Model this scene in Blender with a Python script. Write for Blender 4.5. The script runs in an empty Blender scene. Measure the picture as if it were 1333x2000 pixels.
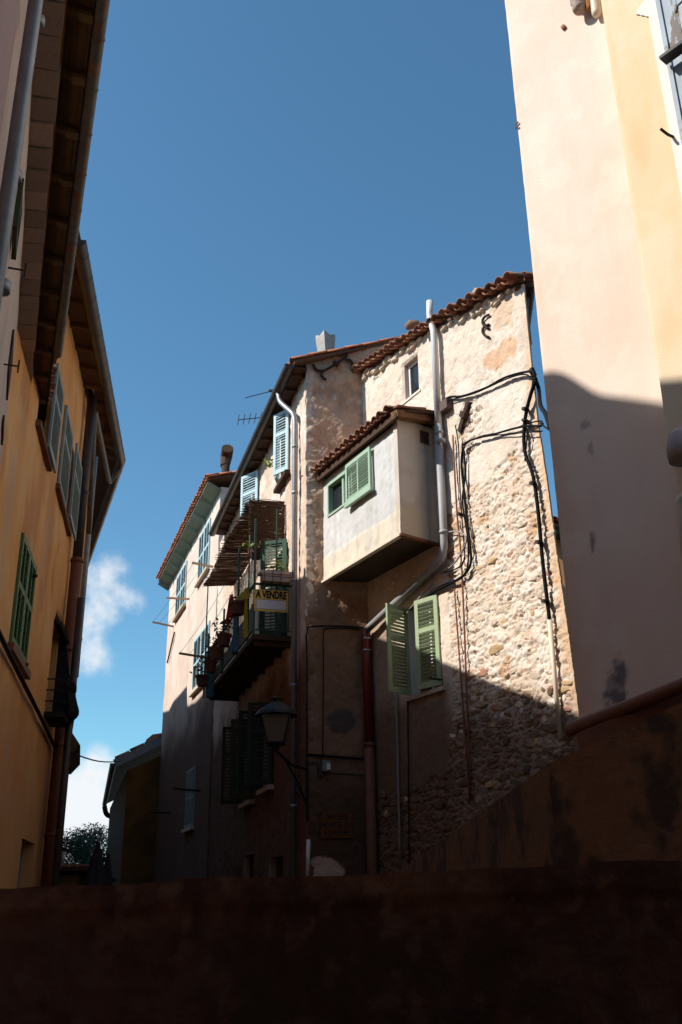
import bpy, bmesh, math, random
import numpy as np
from mathutils import Vector, Matrix
random.seed(7)
SC = bpy.context.scene
COL = SC.collection
RAD = math.radians

# ------------------------------------------------------------------ camera
F = 1890.0; PITCH = math.atan(.40); ROLL = .014; EYE = 1.6      # focal length in photo pixels (1333 wide)
_ct, _st, _cr, _sr = math.cos(PITCH), math.sin(PITCH), math.cos(ROLL), math.sin(ROLL)
_U0 = Vector((0, -_st, _ct)); CF = Vector((0, _ct, _st))
CR = Vector((1, 0, 0)) * _cr - _U0 * _sr
CU = Vector((1, 0, 0)) * _sr + _U0 * _cr
cam = bpy.data.cameras.new('camera'); camo = bpy.data.objects.new('camera', cam); COL.objects.link(camo)
cam.sensor_fit = 'HORIZONTAL'; cam.sensor_width = 24.0; cam.lens = 24.0 * F / 1333.0
cam.clip_start = .05; cam.clip_end = 3000
camo.matrix_world = Matrix((CR, CU, -CF)).transposed().to_4x4()
camo.location = (0, 0, EYE)
SC.camera = camo

def ray(x, y):
    return CF + CR * ((x - 666.5) / F) + CU * ((1000 - y) / F)
def at(x, y, fy):                                  # point on the pixel's ray, fy metres ahead over the ground
    r = ray(x, y); t = fy / r.y
    return Vector((r.x * t, fy, EYE + r.z * t))
def atz(x, y, z):                                  # point on the pixel's ray at height z
    r = ray(x, y); t = (z - EYE) / r.z
    return Vector((r.x * t, r.y * t, z))

# ------------------------------------------------------------------ light
SUN_AZ, SUN_EL = -104.0, 42.3
a, e = RAD(SUN_AZ), RAD(SUN_EL)
SUN = Vector((math.sin(a) * math.cos(e), math.cos(a) * math.cos(e), math.sin(e)))
sl = bpy.data.lights.new('sun', 'SUN'); sl.energy = 5.0; sl.angle = RAD(.53); sl.color = (1, .94, .85)
so = bpy.data.objects.new('sun', sl); COL.objects.link(so); so.rotation_euler = SUN.to_track_quat('Z', 'Y').to_euler()
so.location = (-30, 10, 40)
W = bpy.data.worlds.new('World'); SC.world = W; W.use_nodes = True
nt = W.node_tree; nt.nodes.clear()
def nn(t, typ, **kw):
    n = t.nodes.new(typ)
    for k, v in kw.items():
        if k in n.inputs.keys() if isinstance(k, str) else False: n.inputs[k].default_value = v
        else: setattr(n, k, v)
    return n
SKY = .125
sky = nn(nt, 'ShaderNodeTexSky', sky_type='NISHITA', sun_disc=False, sun_elevation=RAD(SUN_EL), sun_rotation=RAD(SUN_AZ), altitude=300, air_density=1.0, dust_density=.6, ozone_density=1.0)
bg = nn(nt, 'ShaderNodeBackground'); bg.inputs['Strength'].default_value = SKY
wo = nn(nt, 'ShaderNodeOutputWorld'); nt.links.new(bg.outputs[0], wo.inputs[0])
tc = nn(nt, 'ShaderNodeTexCoord')
def math_(t, op, a, b=None, c=None, clamp=False):
    n = t.nodes.new('ShaderNodeMath'); n.operation = op; n.use_clamp = clamp
    for i, v in enumerate((a, b, c)):
        if v is None: continue
        if isinstance(v, (int, float)): n.inputs[i].default_value = v
        else: t.links.new(v, n.inputs[i])
    return n.outputs[0]
nz = nn(nt, 'ShaderNodeTexNoise'); nz.inputs['Scale'].default_value = 17; nz.inputs['Detail'].default_value = 9; nz.inputs['Roughness'].default_value = .55
nt.links.new(tc.outputs['Generated'], nz.inputs['Vector'])
sep = nn(nt, 'ShaderNodeSeparateXYZ'); nt.links.new(tc.outputs['Generated'], sep.inputs[0])
band = math_(nt, 'MULTIPLY_ADD', sep.outputs[2], -9.0, .78, clamp=True)      # cumulus low all round the horizon
dens = math_(nt, 'MULTIPLY', band, .55)
for (px, py, rad, amp) in ((158, 1585, 4.4, 1.15), (175, 1135, 3.2, .62), (212, 1175, 2.8, .5), (178, 1275, 3.0, .5), (250, 1190, 1.8, .3)):
    d = ray(px, py).normalized()
    vm = nn(nt, 'ShaderNodeVectorMath', operation='DISTANCE'); nt.links.new(tc.outputs['Generated'], vm.inputs[0]); vm.inputs[1].default_value = d
    b = math_(nt, 'MULTIPLY_ADD', vm.outputs['Value'], -1 / RAD(rad), 1.0, clamp=True)
    dens = math_(nt, 'ADD', dens, math_(nt, 'MULTIPLY', b, amp))
gate = math_(nt, 'MULTIPLY', dens, 2.5, clamp=True)
dens = math_(nt, 'ADD', dens, math_(nt, 'MULTIPLY', math_(nt, 'MULTIPLY_ADD', nz.outputs[0], 2.3, -1.15), gate))
mr = nn(nt, 'ShaderNodeMapRange', interpolation_type='SMOOTHSTEP'); mr.inputs[1].default_value = .18; mr.inputs[2].default_value = .95
nt.links.new(dens, mr.inputs[0])
mx = nn(nt, 'ShaderNodeMix', data_type='RGBA'); nt.links.new(mr.outputs[0], mx.inputs[0])
tint = nn(nt, 'ShaderNodeMix', data_type='RGBA', blend_type='MULTIPLY'); tint.inputs[0].default_value = 1; tint.inputs[7].default_value = (.62, 1.0, 1.08, 1)
nt.links.new(sky.outputs[0], tint.inputs[6]); nt.links.new(tint.outputs[2], mx.inputs[6]); mx.inputs[7].default_value = (6.0, 6.25, 6.5, 1)
nt.links.new(mx.outputs[2], bg.inputs[0])
SC.view_settings.view_transform = 'Standard'; SC.view_settings.look = 'None'
SC.view_settings.exposure = .26; SC.view_settings.gamma = 1.0; SC.view_settings.use_curve_mapping = False
SC.render.engine = 'CYCLES'
SC.cycles.max_bounces = 8; SC.cycles.diffuse_bounces = 6; SC.cycles.use_denoising = True
SC.cycles.sample_clamp_indirect = 8; SC.cycles.caustics_reflective = False; SC.cycles.caustics_refractive = False

# ------------------------------------------------------------------ materials
MATS = {}
def mat(name, col, rough=.8, metal=0.0, var=.18, scale=6.0, bump=.0, bscale=60.0, rnd=0.0, attr=False, stretch=1.0, col2=None, c2scale=3.0, c2lo=.5, c2hi=.62, spec=.3, alpha=None):
    if name in MATS: return MATS[name]
    m = bpy.data.materials.new(name); m.use_nodes = True; t = m.node_tree
    p = t.nodes['Principled BSDF']; L = t.links.new
    p.inputs['Roughness'].default_value = rough; p.inputs['Metallic'].default_value = metal
    p.inputs['Specular IOR Level'].default_value = spec
    co = nn(t, 'ShaderNodeTexCoord'); vec = co.outputs['Object']
    mp = nn(t, 'ShaderNodeMapping'); L(vec, mp.inputs[0]); mp.inputs['Scale'].default_value = (1, 1, stretch); vec = mp.outputs[0]
    if attr:
        at_ = nn(t, 'ShaderNodeAttribute', attribute_name='Col'); base = at_.outputs['Color']
    else:
        rg = nn(t, 'ShaderNodeRGB'); rg.outputs[0].default_value = (*col, 1); base = rg.outputs[0]
    if col2 is not None:
        n2 = nn(t, 'ShaderNodeTexNoise'); n2.inputs['Scale'].default_value = c2scale; n2.inputs['Detail'].default_value = 6; n2.inputs['Roughness'].default_value = .65; L(vec, n2.inputs['Vector'])
        r2 = nn(t, 'ShaderNodeMapRange', interpolation_type='SMOOTHSTEP'); r2.inputs[1].default_value = c2lo; r2.inputs[2].default_value = c2hi; L(n2.outputs[0], r2.inputs[0])
        mm = nn(t, 'ShaderNodeMix', data_type='RGBA'); L(r2.outputs[0], mm.inputs[0]); L(base, mm.inputs[6]); mm.inputs[7].default_value = (*col2, 1); base = mm.outputs[2]
    ns = nn(t, 'ShaderNodeTexNoise'); ns.inputs['Scale'].default_value = scale; ns.inputs['Detail'].default_value = 8; ns.inputs['Roughness'].default_value = .62; L(vec, ns.inputs['Vector'])
    v = math_(t, 'MULTIPLY_ADD', ns.outputs[0], 2 * var * 1.6, 1 - var * 1.6)
    if rnd:
        oi = nn(t, 'ShaderNodeObjectInfo'); v = math_(t, 'MULTIPLY', v, math_(t, 'MULTIPLY_ADD', oi.outputs['Random'], 2 * rnd, 1 - rnd))
    hs = nn(t, 'ShaderNodeHueSaturation'); L(base, hs.inputs['Color']); L(v, hs.inputs['Value']); 
    L(hs.outputs[0], p.inputs['Base Color'])
    if bump:
        nb = nn(t, 'ShaderNodeTexNoise'); nb.inputs['Scale'].default_value = bscale; nb.inputs['Detail'].default_value = 6; nb.inputs['Roughness'].default_value = .6; L(co.outputs['Object'], nb.inputs['Vector'])
        bp = nn(t, 'ShaderNodeBump'); bp.inputs['Strength'].default_value = 1.0; bp.inputs['Distance'].default_value = bump; L(nb.outputs[0], bp.inputs['Height']); L(bp.outputs[0], p.inputs['Normal'])
    MATS[name] = m
    return m
def M(n): return MATS[n]
mat('render_wall', (.6, .5, .4), .92, var=.13, scale=5, bump=.012, bscale=26, attr=True)
mat('rubble_wall', (.6, .5, .4), .92, var=.16, scale=9, bump=.015, bscale=24, attr=True)
mat('stone_dark', (.20, .125, .08), .88, var=.25, scale=18, bump=.008, bscale=50, rnd=.3)
mat('smooth_wall', (.6, .5, .4), .9, var=.06, scale=2.2, bump=.0035, bscale=70, attr=True, stretch=.45)
mat('grain_wall', (.6, .5, .4), .9, var=.045, scale=2.0, bump=.008, bscale=95, attr=True)
mat('stone', (.62, .5, .38), .88, var=.18, scale=22, bump=.006, bscale=60, rnd=.16)
mat('stone_ochre', (.55, .38, .21), .85, var=.2, scale=20, bump=.005, bscale=60, rnd=.2)
mat('stone_pale', (.70, .62, .53), .88, var=.12, scale=20, bump=.006, bscale=60, rnd=.1)
mat('stone_red', (.42, .22, .15), .88, var=.2, scale=20, bump=.005, bscale=60, rnd=.2)
mat('tile', (.30, .125, .07), .85, var=.3, scale=14, bump=.004, bscale=70, rnd=.35, col2=(.16, .13, .10), c2scale=9, c2lo=.5, c2hi=.68)
mat('tile_new', (.42, .14, .065), .8, var=.2, scale=10, bump=.003, bscale=70, rnd=.2)
mat('roof_deck', (.14, .08, .05), .9)
mat('zinc', (.30, .30, .31), .5, metal=.55, var=.25, scale=9, rnd=.08)
mat('zinc_old', (.16, .14, .12), .6, metal=.3, var=.4, scale=12, col2=(.24, .10, .045), c2scale=5, c2lo=.52, c2hi=.66)
mat('brown_metal', (.085, .065, .055), .45, metal=.4, var=.25, scale=7)
mat('pvc', (.62, .61, .60), .45, var=.07, scale=4)
mat('pvc_grey', (.34, .34, .35), .5, var=.1, scale=6)
mat('pvc_cream', (.68, .58, .46), .5, var=.08, scale=6)
mat('red_pipe', (.16, .022, .016), .35, var=.15, scale=6, spec=.5)
mat('clay_pipe', (.20, .075, .04), .6, var=.25, scale=9)
mat('steel', (.6, .6, .6), .35, metal=.9, var=.1)
mat('rust', (.045, .022, .015), .85, var=.4, scale=30, bump=.002)
mat('black_cable', (.007, .007, .008), .7, var=.1, spec=.1)
mat('grey_cable', (.30, .29, .28), .6, var=.1)
mat('black_iron', (.012, .011, .011), .6, var=.2)
mat('blue_paint', (.47, .63, .68), .55, var=.1, scale=8, bump=.001)
mat('dull_blue_paint', (.33, .41, .41), .7, var=.14, scale=12, bump=.0015)
mat('green_paint', (.36, .44, .27), .5, var=.08, scale=6, bump=.001)
mat('mint_paint', (.36, .50, .37), .5, var=.08, scale=6)
mat('leaf_green_paint', (.10, .19, .075), .55, var=.15, scale=8)
mat('dark_green_paint', (.045, .10, .065), .6, var=.15, scale=8)
mat('night_green_paint', (.022, .033, .022), .6, var=.2, scale=8)
mat('olive_paint', (.045, .05, .014), .6, var=.2, scale=8)
mat('peeling_paint', (.38, .43, .48), .8, var=.2, scale=9, bump=.004, bscale=25, col2=(.20, .17, .15), c2scale=7, c2lo=.56, c2hi=.6, stretch=.25)
mat('white_paint', (.72, .71, .69), .5, var=.05)
mat('reveal_paint', (.36, .30, .28), .8, var=.1)
mat('wood', (.17, .085, .04), .8, var=.35, scale=9, bump=.003, bscale=40, rnd=.25)
mat('dark_wood', (.07, .035, .02), .85, var=.35, scale=9, bump=.003, bscale=40, rnd=.25)
mat('soffit_board', (.15, .085, .035), .85, var=.4, scale=7, bump=.002, bscale=40, rnd=.3)
mat('pale_wood', (.42, .30, .20), .8, var=.3, scale=14, rnd=.15)
mat('soffit_green', (.22, .27, .215), .75, var=.15, scale=6, rnd=.1)
mat('reed', (.11, .06, .035), .85, var=.4, scale=30)
mat('corbel', (.38, .275, .225), .92, var=.5, scale=26, bump=.02, bscale=30, rnd=.2, col2=(.42, .36, .31), c2scale=16, c2lo=.54, c2hi=.68)
mat('ochre_trim', (.32, .13, .03), .85, var=.3, scale=14)
mat('glass', (.02, .022, .026), .12, var=.1, spec=.6)
mat('lace', (.62, .62, .66), .9, var=.1)
mat('dark_room', (.03, .027, .025), .95)
mat('yellow_sign', (.86, .56, .09), .5, var=.05)
mat('sign_white', (.78, .74, .73), .6, var=.05)
mat('ink', (.012, .012, .012), .6)
mat('planter', (.48, .40, .36), .85, var=.15, scale=14, bump=.003)
mat('terracotta', (.16, .07, .045), .85, var=.2, scale=12, rnd=.15)
mat('leaf', (.055, .10, .022), .6, var=.35, scale=9)
mat('leaf_yellow', (.22, .25, .045), .6, var=.3, scale=9)
mat('leaf_dry', (.14, .085, .045), .8, var=.3, scale=9)
mat('olive_leaf', (.075, .095, .045), .6, var=.35, scale=.9)
mat('bark', (.09, .065, .045), .9, var=.3, scale=12, bump=.01)
mat('red_cloth', (.38, .015, .012), .85, var=.12, scale=8)
mat('yellow_cloth', (.42, .32, .03), .85, var=.12, scale=8)
mat('blue_cloth', (.05, .16, .30), .85, var=.12, scale=8)
mat('teal_cloth', (.02, .12, .18), .85, var=.12, scale=8)
mat('parasol_cloth', (.035, .025, .03), .9, var=.2, scale=8)
mat('lamp_glass', (.13, .105, .09), .35, var=.08)
mat('ground', (.07, .055, .045), .95, var=.3, scale=3, bump=.01)
mat('plaque', (.15, .055, .014), .85, var=.25, scale=10, col2=(.05, .03, .02), c2scale=3, c2lo=.56, c2hi=.66)
mat('brown_box', (.12, .075, .062), .6, var=.2, scale=10)
mat('whitewash', (.78, .71, .66), .92, var=.04, scale=4, bump=.003, bscale=100)
mat('pale_metal', (.36, .33, .29), .5, metal=.2, var=.2, scale=9, col2=(.3, .24, .18), c2scale=5, c2lo=.58, c2hi=.7)
mat('flashing', (.20, .21, .23), .5, metal=.4, var=.2)

# ------------------------------------------------------------------ builders
class Thing:
    def __init__(s, name, loc, label, cat, group=None, kind=None):
        o = bpy.data.objects.new(name, None); COL.objects.link(o); o.empty_display_size = .3
        o.location = loc; s.o = o; s.loc = Vector(loc)
        tag(o, label, cat, group, kind)
def tag(o, label=None, cat=None, group=None, kind=None):
    for k, v in (('label', label), ('category', cat), ('group', group), ('kind', kind)):
        if v: o[k] = v
    return o
class MB:
    def __init__(s): s.v = []; s.f = []
    def add(s, vs, fs):
        b = len(s.v); s.v += [tuple(v) for v in vs]; s.f += [tuple(i + b for i in f) for f in fs]; return s
    def hexa(s, c8):                                # bottom ring of four, top ring of four
        return s.add(c8, [(0, 3, 2, 1), (4, 5, 6, 7), (0, 1, 5, 4), (1, 2, 6, 5), (2, 3, 7, 6), (3, 0, 4, 7)])
    def fbox(s, fr, s0, s1, d0, d1, z0, z1):
        p = fr.p
        return s.hexa([p(s0, d0, z0), p(s1, d0, z0), p(s1, d1, z0), p(s0, d1, z0), p(s0, d0, z1), p(s1, d0, z1), p(s1, d1, z1), p(s0, d1, z1)])
    def bar(s, a, b, w, h, up=Vector((0, 0, 1))):   # rectangular bar from a to b
        a, b = Vector(a), Vector(b); x = (b - a).normalized(); y = up.cross(x)
        if y.length < 1e-4: y = Vector((1, 0, 0)).cross(x)
        y.normalize(); z = x.cross(y)
        q = [(-w / 2, -h / 2), (w / 2, -h / 2), (w / 2, h / 2), (-w / 2, h / 2)]
        r = [a + y * i + z * j for i, j in q] + [b + y * i + z * j for i, j in q]
        return s.add(r, [(0, 1, 2, 3), (4, 7, 6, 5), (0, 4, 5, 1), (1, 5, 6, 2), (2, 6, 7, 3), (3, 7, 4, 0)])
    def tube(s, pts, r, n=8, caps=True, half=None, upv=None):
        pts = [Vector(p) for p in pts]; rs = r if isinstance(r, (list, tuple)) else [r] * len(pts)
        b0 = len(s.v); prev = None
        for i, p in enumerate(pts):
            t = (pts[min(i + 1, len(pts) - 1)] - pts[max(i - 1, 0)]).normalized()
            if prev is None:
                ref = upv or (Vector((0, 0, 1)) if abs(t.z) < .9 else Vector((0, 1, 0)))
                x = (ref - t * ref.dot(t)).normalized()
            else: x = (prev - t * prev.dot(t)).normalized()
            prev = x; y = t.cross(x)
            for k in range(n):
                if half: an = half[0] + (half[1] - half[0]) * k / (n - 1)
                else: an = 2 * math.pi * k / n
                s.v.append(tuple(p + (x * math.cos(an) + y * math.sin(an)) * rs[i]))
        m = n - 1 if half else n
        for i in range(len(pts) - 1):
            for k in range(m):
                a_, b_ = b0 + i * n + k, b0 + i * n + (k + 1) % n
                s.f.append((a_, b_, b_ + n, a_ + n))
        if caps and not half:
            s.f.append(tuple(b0 + k for k in reversed(range(n)))); e0 = b0 + (len(pts) - 1) * n
            s.f.append(tuple(e0 + k for k in range(n)))
        return s
    def quad(s, a, b, c, d): return s.add([a, b, c, d], [(0, 1, 2, 3)])
    def build(s, name, mt, par=None, smooth=False, cols=None, fix=True):
        loc = par.loc if isinstance(par, Thing) else (Vector(par['_o']) if par is not None else Vector((0, 0, 0)))
        me = bpy.data.meshes.new(name)
        me.from_pydata([(x - loc.x, y - loc.y, z - loc.z) for x, y, z in s.v], [], s.f)
        if fix and len(s.f) < 20000:
            bm = bmesh.new(); bm.from_mesh(me); bmesh.ops.recalc_face_normals(bm, faces=bm.faces); bm.to_mesh(me); bm.free()
        if smooth: me.polygons.foreach_set('use_smooth', [True] * len(me.polygons))
        me.materials.append(M(mt) if isinstance(mt, str) else mt)
        return obj(name, me, par)
def obj(name, me, par=None, mtx=None):
    """link mesh data as an object; par = Thing or part (parts carry the thing's origin in _o)"""
    o = bpy.data.objects.new(name, me); COL.objects.link(o)
    if par is not None:
        po = par.o if isinstance(par, Thing) else par
        loc = par.loc if isinstance(par, Thing) else Vector(par['_o'])
        o.parent = po; o['_o'] = tuple(loc)
        if mtx is not None: o.matrix_basis = Matrix.Translation(-loc) @ mtx
    elif mtx is not None: o.matrix_basis = mtx
    return o
def solo(name, mb, mt, label, cat, group=None, kind=None, smooth=False):
    """a thing that is one mesh, origin at its lowest point"""
    v = mb.v; lo = min(v, key=lambda p: p[2]); L = Vector((sum(p[0] for p in v) / len(v), sum(p[1] for p in v) / len(v), lo[2]))
    class T: pass
    me = bpy.data.meshes.new(name); me.from_pydata([(x - L.x, y - L.y, z - L.z) for x, y, z in v], [], mb.f)
    if len(mb.f) < 20000:
        bm = bmesh.new(); bm.from_mesh(me); bmesh.ops.recalc_face_normals(bm, faces=bm.faces); bm.to_mesh(me); bm.free()
    if smooth: me.polygons.foreach_set('use_smooth', [True] * len(me.polygons))
    me.materials.append(M(mt)); o = bpy.data.objects.new(name, me); COL.objects.link(o); o.location = L
    return tag(o, label, cat, group, kind)
class Fr:
    """a vertical wall plane: s runs along it, d out of it, z up"""
    def __init__(s, o, az, side):
        a = RAD(az); s.o = Vector((o[0], o[1])); s.az = az; s.u = Vector((math.sin(a), math.cos(a)))
        s.n = Vector((s.u.y, -s.u.x)) * side; s.side = side
    def p(s, t, d, z):
        q = s.o + s.u * t + s.n * d; return Vector((q.x, q.y, z))
    def hit(s, x, y, d=0.0):
        r = ray(x, y); o = s.o + s.n * d
        t = (o.dot(s.n)) / (r.x * s.n.x + r.y * s.n.y); p = Vector((r.x * t, r.y * t))
        return (p - s.o).dot(s.u), r.z * t + EYE
    def px(s, x, y, d=0.0):
        t, z = s.hit(x, y, d); return s.p(t, d, z)
    def turned(s, t, d, ang):                       # frame hinged at (t, d), swung out of the wall by ang degrees
        q = s.p(t, d, 0); a = RAD(ang); u = s.u * math.cos(a) + s.n * math.sin(a)
        f = Fr((q.x, q.y), math.degrees(math.atan2(u.x, u.y)), s.side); return f
    def mtx(s, t, d, z):                            # right-handed placement matrix, X along u, Z up
        p = s.p(t, d, z); y = Vector((-s.u.y, s.u.x, 0))
        return Matrix(((s.u.x, y.x, 0, p.x), (s.u.y, y.y, 0, p.y), (0, 0, 1, p.z), (0, 0, 0, 1)))
    def flip(s): return -1 if Vector((-s.u.y, s.u.x)).dot(s.n) < 0 else 1
_T = {}
def vn(x, y, sc, seed):
    if seed not in _T: _T[seed] = np.random.RandomState(seed).rand(256, 256)
    T = _T[seed]; x = x / sc + 1000.37 * (seed % 7 + 1); y = y / sc + 731.11 * (seed % 5 + 1)
    xi = np.floor(x).astype(int); yi = np.floor(y).astype(int); fx = x - xi; fy = y - yi
    fx = fx * fx * (3 - 2 * fx); fy = fy * fy * (3 - 2 * fy); g = lambda i, j: T[(i) & 255, (j) & 255]
    return (g(xi, yi) * (1 - fx) + g(xi + 1, yi) * fx) * (1 - fy) + (g(xi, yi + 1) * (1 - fx) + g(xi + 1, yi + 1) * fx) * fy
def fbm(x, y, sc, seed, o=4, g=.5):
    r = 0; a = 1; n = 0
    for i in range(o): r = r + a * vn(x, y, sc / 2 ** i, seed + i * 13); n += a; a *= g
    return r / n
def sst(e0, e1, x):
    t = np.clip((x - e0) / (e1 - e0), 0, 1); return t * t * (3 - 2 * t)
def mixc(c, d, t): return c * (1 - t[..., None]) + np.array(d) * t[..., None]
def breaks(a, b, extra, step):
    k = sorted(set([a, b] + [e for e in extra if a < e < b])); out = [k[0]]
    for p, q in zip(k, k[1:]):
        n = max(1, int(round((q - p) / step))); out += list(np.linspace(p, q, n + 1)[1:])
    return np.array(out)
def wall(name, fr, s0, s1, z0, z1, step, mt, par, holes=(), hf=None, cf=None, top=None, right=None, reveal=.22, back=.3, label=None):
    """a rendered wall face: displaced grid with real openings, reveals and turned edges"""
    sa = breaks(s0, s1, [h[0] for h in holes] + [h[1] for h in holes], step)
    za = breaks(z0, z1, [h[2] for h in holes] + [h[3] for h in holes], step)
    S, Z = np.meshgrid(sa, za, indexing='ij')
    if right is not None:
        sc = np.interp(za, *right); S = s0 + (S - s0) * ((sc - s0) / (s1 - s0))[None, :] if not holes else np.where(S > max(h[1] for h in holes), max(h[1] for h in holes) + (S - max(h[1] for h in holes)) * ((sc - max(h[1] for h in holes)) / (s1 - max(h[1] for h in holes)))[None, :], S)
    if top is not None: Z = np.minimum(Z, np.interp(S, *top))
    D = hf(S, Z) if hf is not None else np.zeros_like(S)
    for h in holes:
        dd = np.maximum(np.maximum(h[0] - S, S - h[1]), np.maximum(h[2] - Z, Z - h[3])); D = D * sst(0, .05, dd)
    C = cf(S, Z) if cf is not None else np.ones(S.shape + (3,)) * .6
    X = fr.o.x + fr.u.x * S + fr.n.x * D; Y = fr.o.y + fr.u.y * S + fr.n.y * D
    V = np.stack([X, Y, Z], -1); ns, nz_ = S.shape
    I = np.arange(ns * nz_).reshape(ns, nz_)
    Q = np.stack([I[:-1, :-1], I[1:, :-1], I[1:, 1:], I[:-1, 1:]], -1).reshape(-1, 4)
    sm = ((sa[:-1] + sa[1:]) / 2)[:, None] + np.zeros(nz_ - 1); zm = ((za[:-1] + za[1:]) / 2)[None, :] + np.zeros((ns - 1, 1))
    keep = np.ones((ns - 1, nz_ - 1), bool)
    for h in holes: keep &= ~((sm > h[0]) & (sm < h[1]) & (zm > h[2]) & (zm < h[3]))
    if top is not None: keep &= (Z[:-1, 1:] - Z[:-1, :-1] > 1e-5) | (Z[1:, 1:] - Z[1:, :-1] > 1e-5)
    Q = Q[keep.reshape(-1)]
    vs = V.reshape(-1, 3); cs = C.reshape(-1, 3)
    fs = [Q]
    def strip(idx):                                  # turn an edge back into the wall
        nonlocal vs, cs
        b = len(vs); e = vs[idx].copy(); k = np.array([fr.n.x, fr.n.y]) * back
        e[:, 0] -= k[0]; e[:, 1] -= k[1]; vs = np.concatenate([vs, e]); cs = np.concatenate([cs, cs[idx]])
        j = np.arange(len(idx) - 1); fs.append(np.stack([idx[j], idx[j + 1], b + j + 1, b + j], -1))
    strip(I[0, :]); strip(I[-1, :]); strip(I[:, -1])
    mb_v = []; mb_f = []; b = len(vs)
    for h in holes:
        pr = [fr.p(h[i], d, h[j]) for d in (0, -reveal) for (i, j) in ((0, 2), (1, 2), (1, 3), (0, 3))]
        k = b + len(mb_v); mb_v += [tuple(p) for p in pr]; mb_f += [(k + i, k + (i + 1) % 4, k + 4 + (i + 1) % 4, k + 4 + i) for i in range(4)]
    if mb_v:
        ccol = np.array([cs.mean(0)] * len(mb_v)); vs = np.concatenate([vs, np.array(mb_v)]); cs = np.concatenate([cs, ccol]); fs.append(np.array(mb_f))
    loc = par.loc; vs = vs - np.array(loc)
    fa = np.concatenate(fs); me = bpy.data.meshes.new(name)
    me.vertices.add(len(vs)); me.vertices.foreach_set('co', vs.astype(np.float32).ravel())
    me.loops.add(len(fa) * 4); me.loops.foreach_set('vertex_index', fa.astype(np.int32).ravel())
    me.polygons.add(len(fa)); me.polygons.foreach_set('loop_start', np.arange(0, len(fa) * 4, 4, dtype=np.int32))
    me.update(calc_edges=True); me.validate()
    at_ = me.attributes.new('Col', 'FLOAT_COLOR', 'POINT')
    at_.data.foreach_set('color', np.concatenate([np.clip(cs, 0, 1), np.ones((len(cs), 1))], 1).astype(np.float32).ravel())
    sm_ = np.zeros(len(me.polygons), bool); sm_[:len(Q)] = True; me.polygons.foreach_set('use_smooth', sm_)
    me.materials.append(M(mt)); o = obj(name, me, par)
    if label: o['label'] = label
    return o
def body(fr, s0, s1, depth, z0, z1, par, mt='reveal_paint', off=.3, name='wall'):
    return MB().fbox(fr, s0, s1, -off - depth, -off, z0, z1).build(name, mt, par)
_slat = {}
def slat_mesh(w, mt, tilt=38, hgt=.042, th=.009):
    k = (round(w, 3), mt)
    if k in _slat: return _slat[k]
    a = RAD(tilt); c, s_ = math.cos(a), math.sin(a); v = []
    for x in (-w / 2, w / 2):
        for (p, q) in ((-hgt / 2, -th / 2), (hgt / 2, -th / 2), (hgt / 2, th / 2), (-hgt / 2, th / 2)):
            v.append((x, p * s_ + q * c, p * c - q * s_))
    me = bpy.data.meshes.new('slat'); me.from_pydata(v, [], [(0, 1, 2, 3), (7, 6, 5, 4), (0, 4, 5, 1), (1, 5, 6, 2), (2, 6, 7, 3), (3, 7, 4, 0)])
    me.materials.append(M(mt)); _slat[k] = me; return me
def shutter(par, fr, s0, s1, z0, z1, mt, d=.02, split=(.36,), mids=0, pitch=.05, name='shutter', stile=.07, label=None):
    """louvred leaf in frame fr: stiles and rails are one part, every slat a sub-part"""
    th = .035; mb = MB(); w = s1 - s0
    mb.fbox(fr, s0, s0 + stile, d, d + th, z0, z1); mb.fbox(fr, s1 - stile, s1, d, d + th, z0, z1)
    zs = [z0] + [z1 - (z1 - z0) * q for q in reversed(split)] + [z1]
    rails = []
    for i, z in enumerate(zs):
        h = .1 if i == 0 else .075
        a_ = z if i == 0 else (z - h if i == len(zs) - 1 else z - h / 2); rails.append((a_, a_ + h))
        mb.fbox(fr, s0 + stile, s1 - stile, d + .002, d + th - .002, a_, a_ + h)
    ms = [s0 + stile + (w - 2 * stile) * (i + 1) / (mids + 1) for i in range(mids)]
    for m_ in ms: mb.fbox(fr, m_ - .02, m_ + .02, d + .003, d + th - .003, z0 + .1, z1 - .075)
    o = mb.build(name, mt, par)
    if label: o['label'] = label
    edges = [s0 + stile] + ms + [s1 - stile]
    for a_, b_ in zip(edges, edges[1:]):
        me = slat_mesh(b_ - a_ - (.04 if mids else 0), mt)
        for (r0, r1) in zip(rails, rails[1:]):
            lo, hi = r0[1], r1[0]; n = max(1, int((hi - lo) / pitch))
            for i in range(n):
                mm = fr.mtx((a_ + b_) / 2, d + th / 2, lo + (hi - lo) * (i + .5) / n)
                if fr.flip() > 0: mm = mm @ Matrix.Rotation(math.pi, 4, 'Z')
                mm = mm @ Matrix.Rotation(random.gauss(0, .05), 4, 'X') @ Matrix.Rotation(random.gauss(0, .008), 4, 'Y')
                obj('slat', me, o, mm)
    return o
def tile_mesh(name, L, r0, r1, mt, n=6, th=.014, convex=True):
    """canal tile, X along its length, half-round in YZ"""
    v = []; f = []
    for x, r in ((0, r0), (L, r1)):
        for rr in (r, r - th):
            for k in range(n + 1):
                a_ = math.pi * k / n; v.append((x, rr * math.cos(a_), rr * math.sin(a_) * (.85 if convex else -.7)))
    m = n + 1
    for k in range(n):
        f += [(k, k + 1, 2 * m + k + 1, 2 * m + k), (m + k + 1, m + k, 3 * m + k, 3 * m + k + 1), (k + 1, k, m + k, m + k + 1), (2 * m + k, 2 * m + k + 1, 3 * m + k + 1, 3 * m + k)]
    f += [(0, 2 * m, 3 * m, m), (n, m + n, 3 * m + n, 2 * m + n)]
    me = bpy.data.meshes.new(name); me.from_pydata(v, [], f); me.materials.append(M(mt))
    me.polygons.foreach_set('use_smooth', [True] * len(me.polygons)); return me
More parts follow.
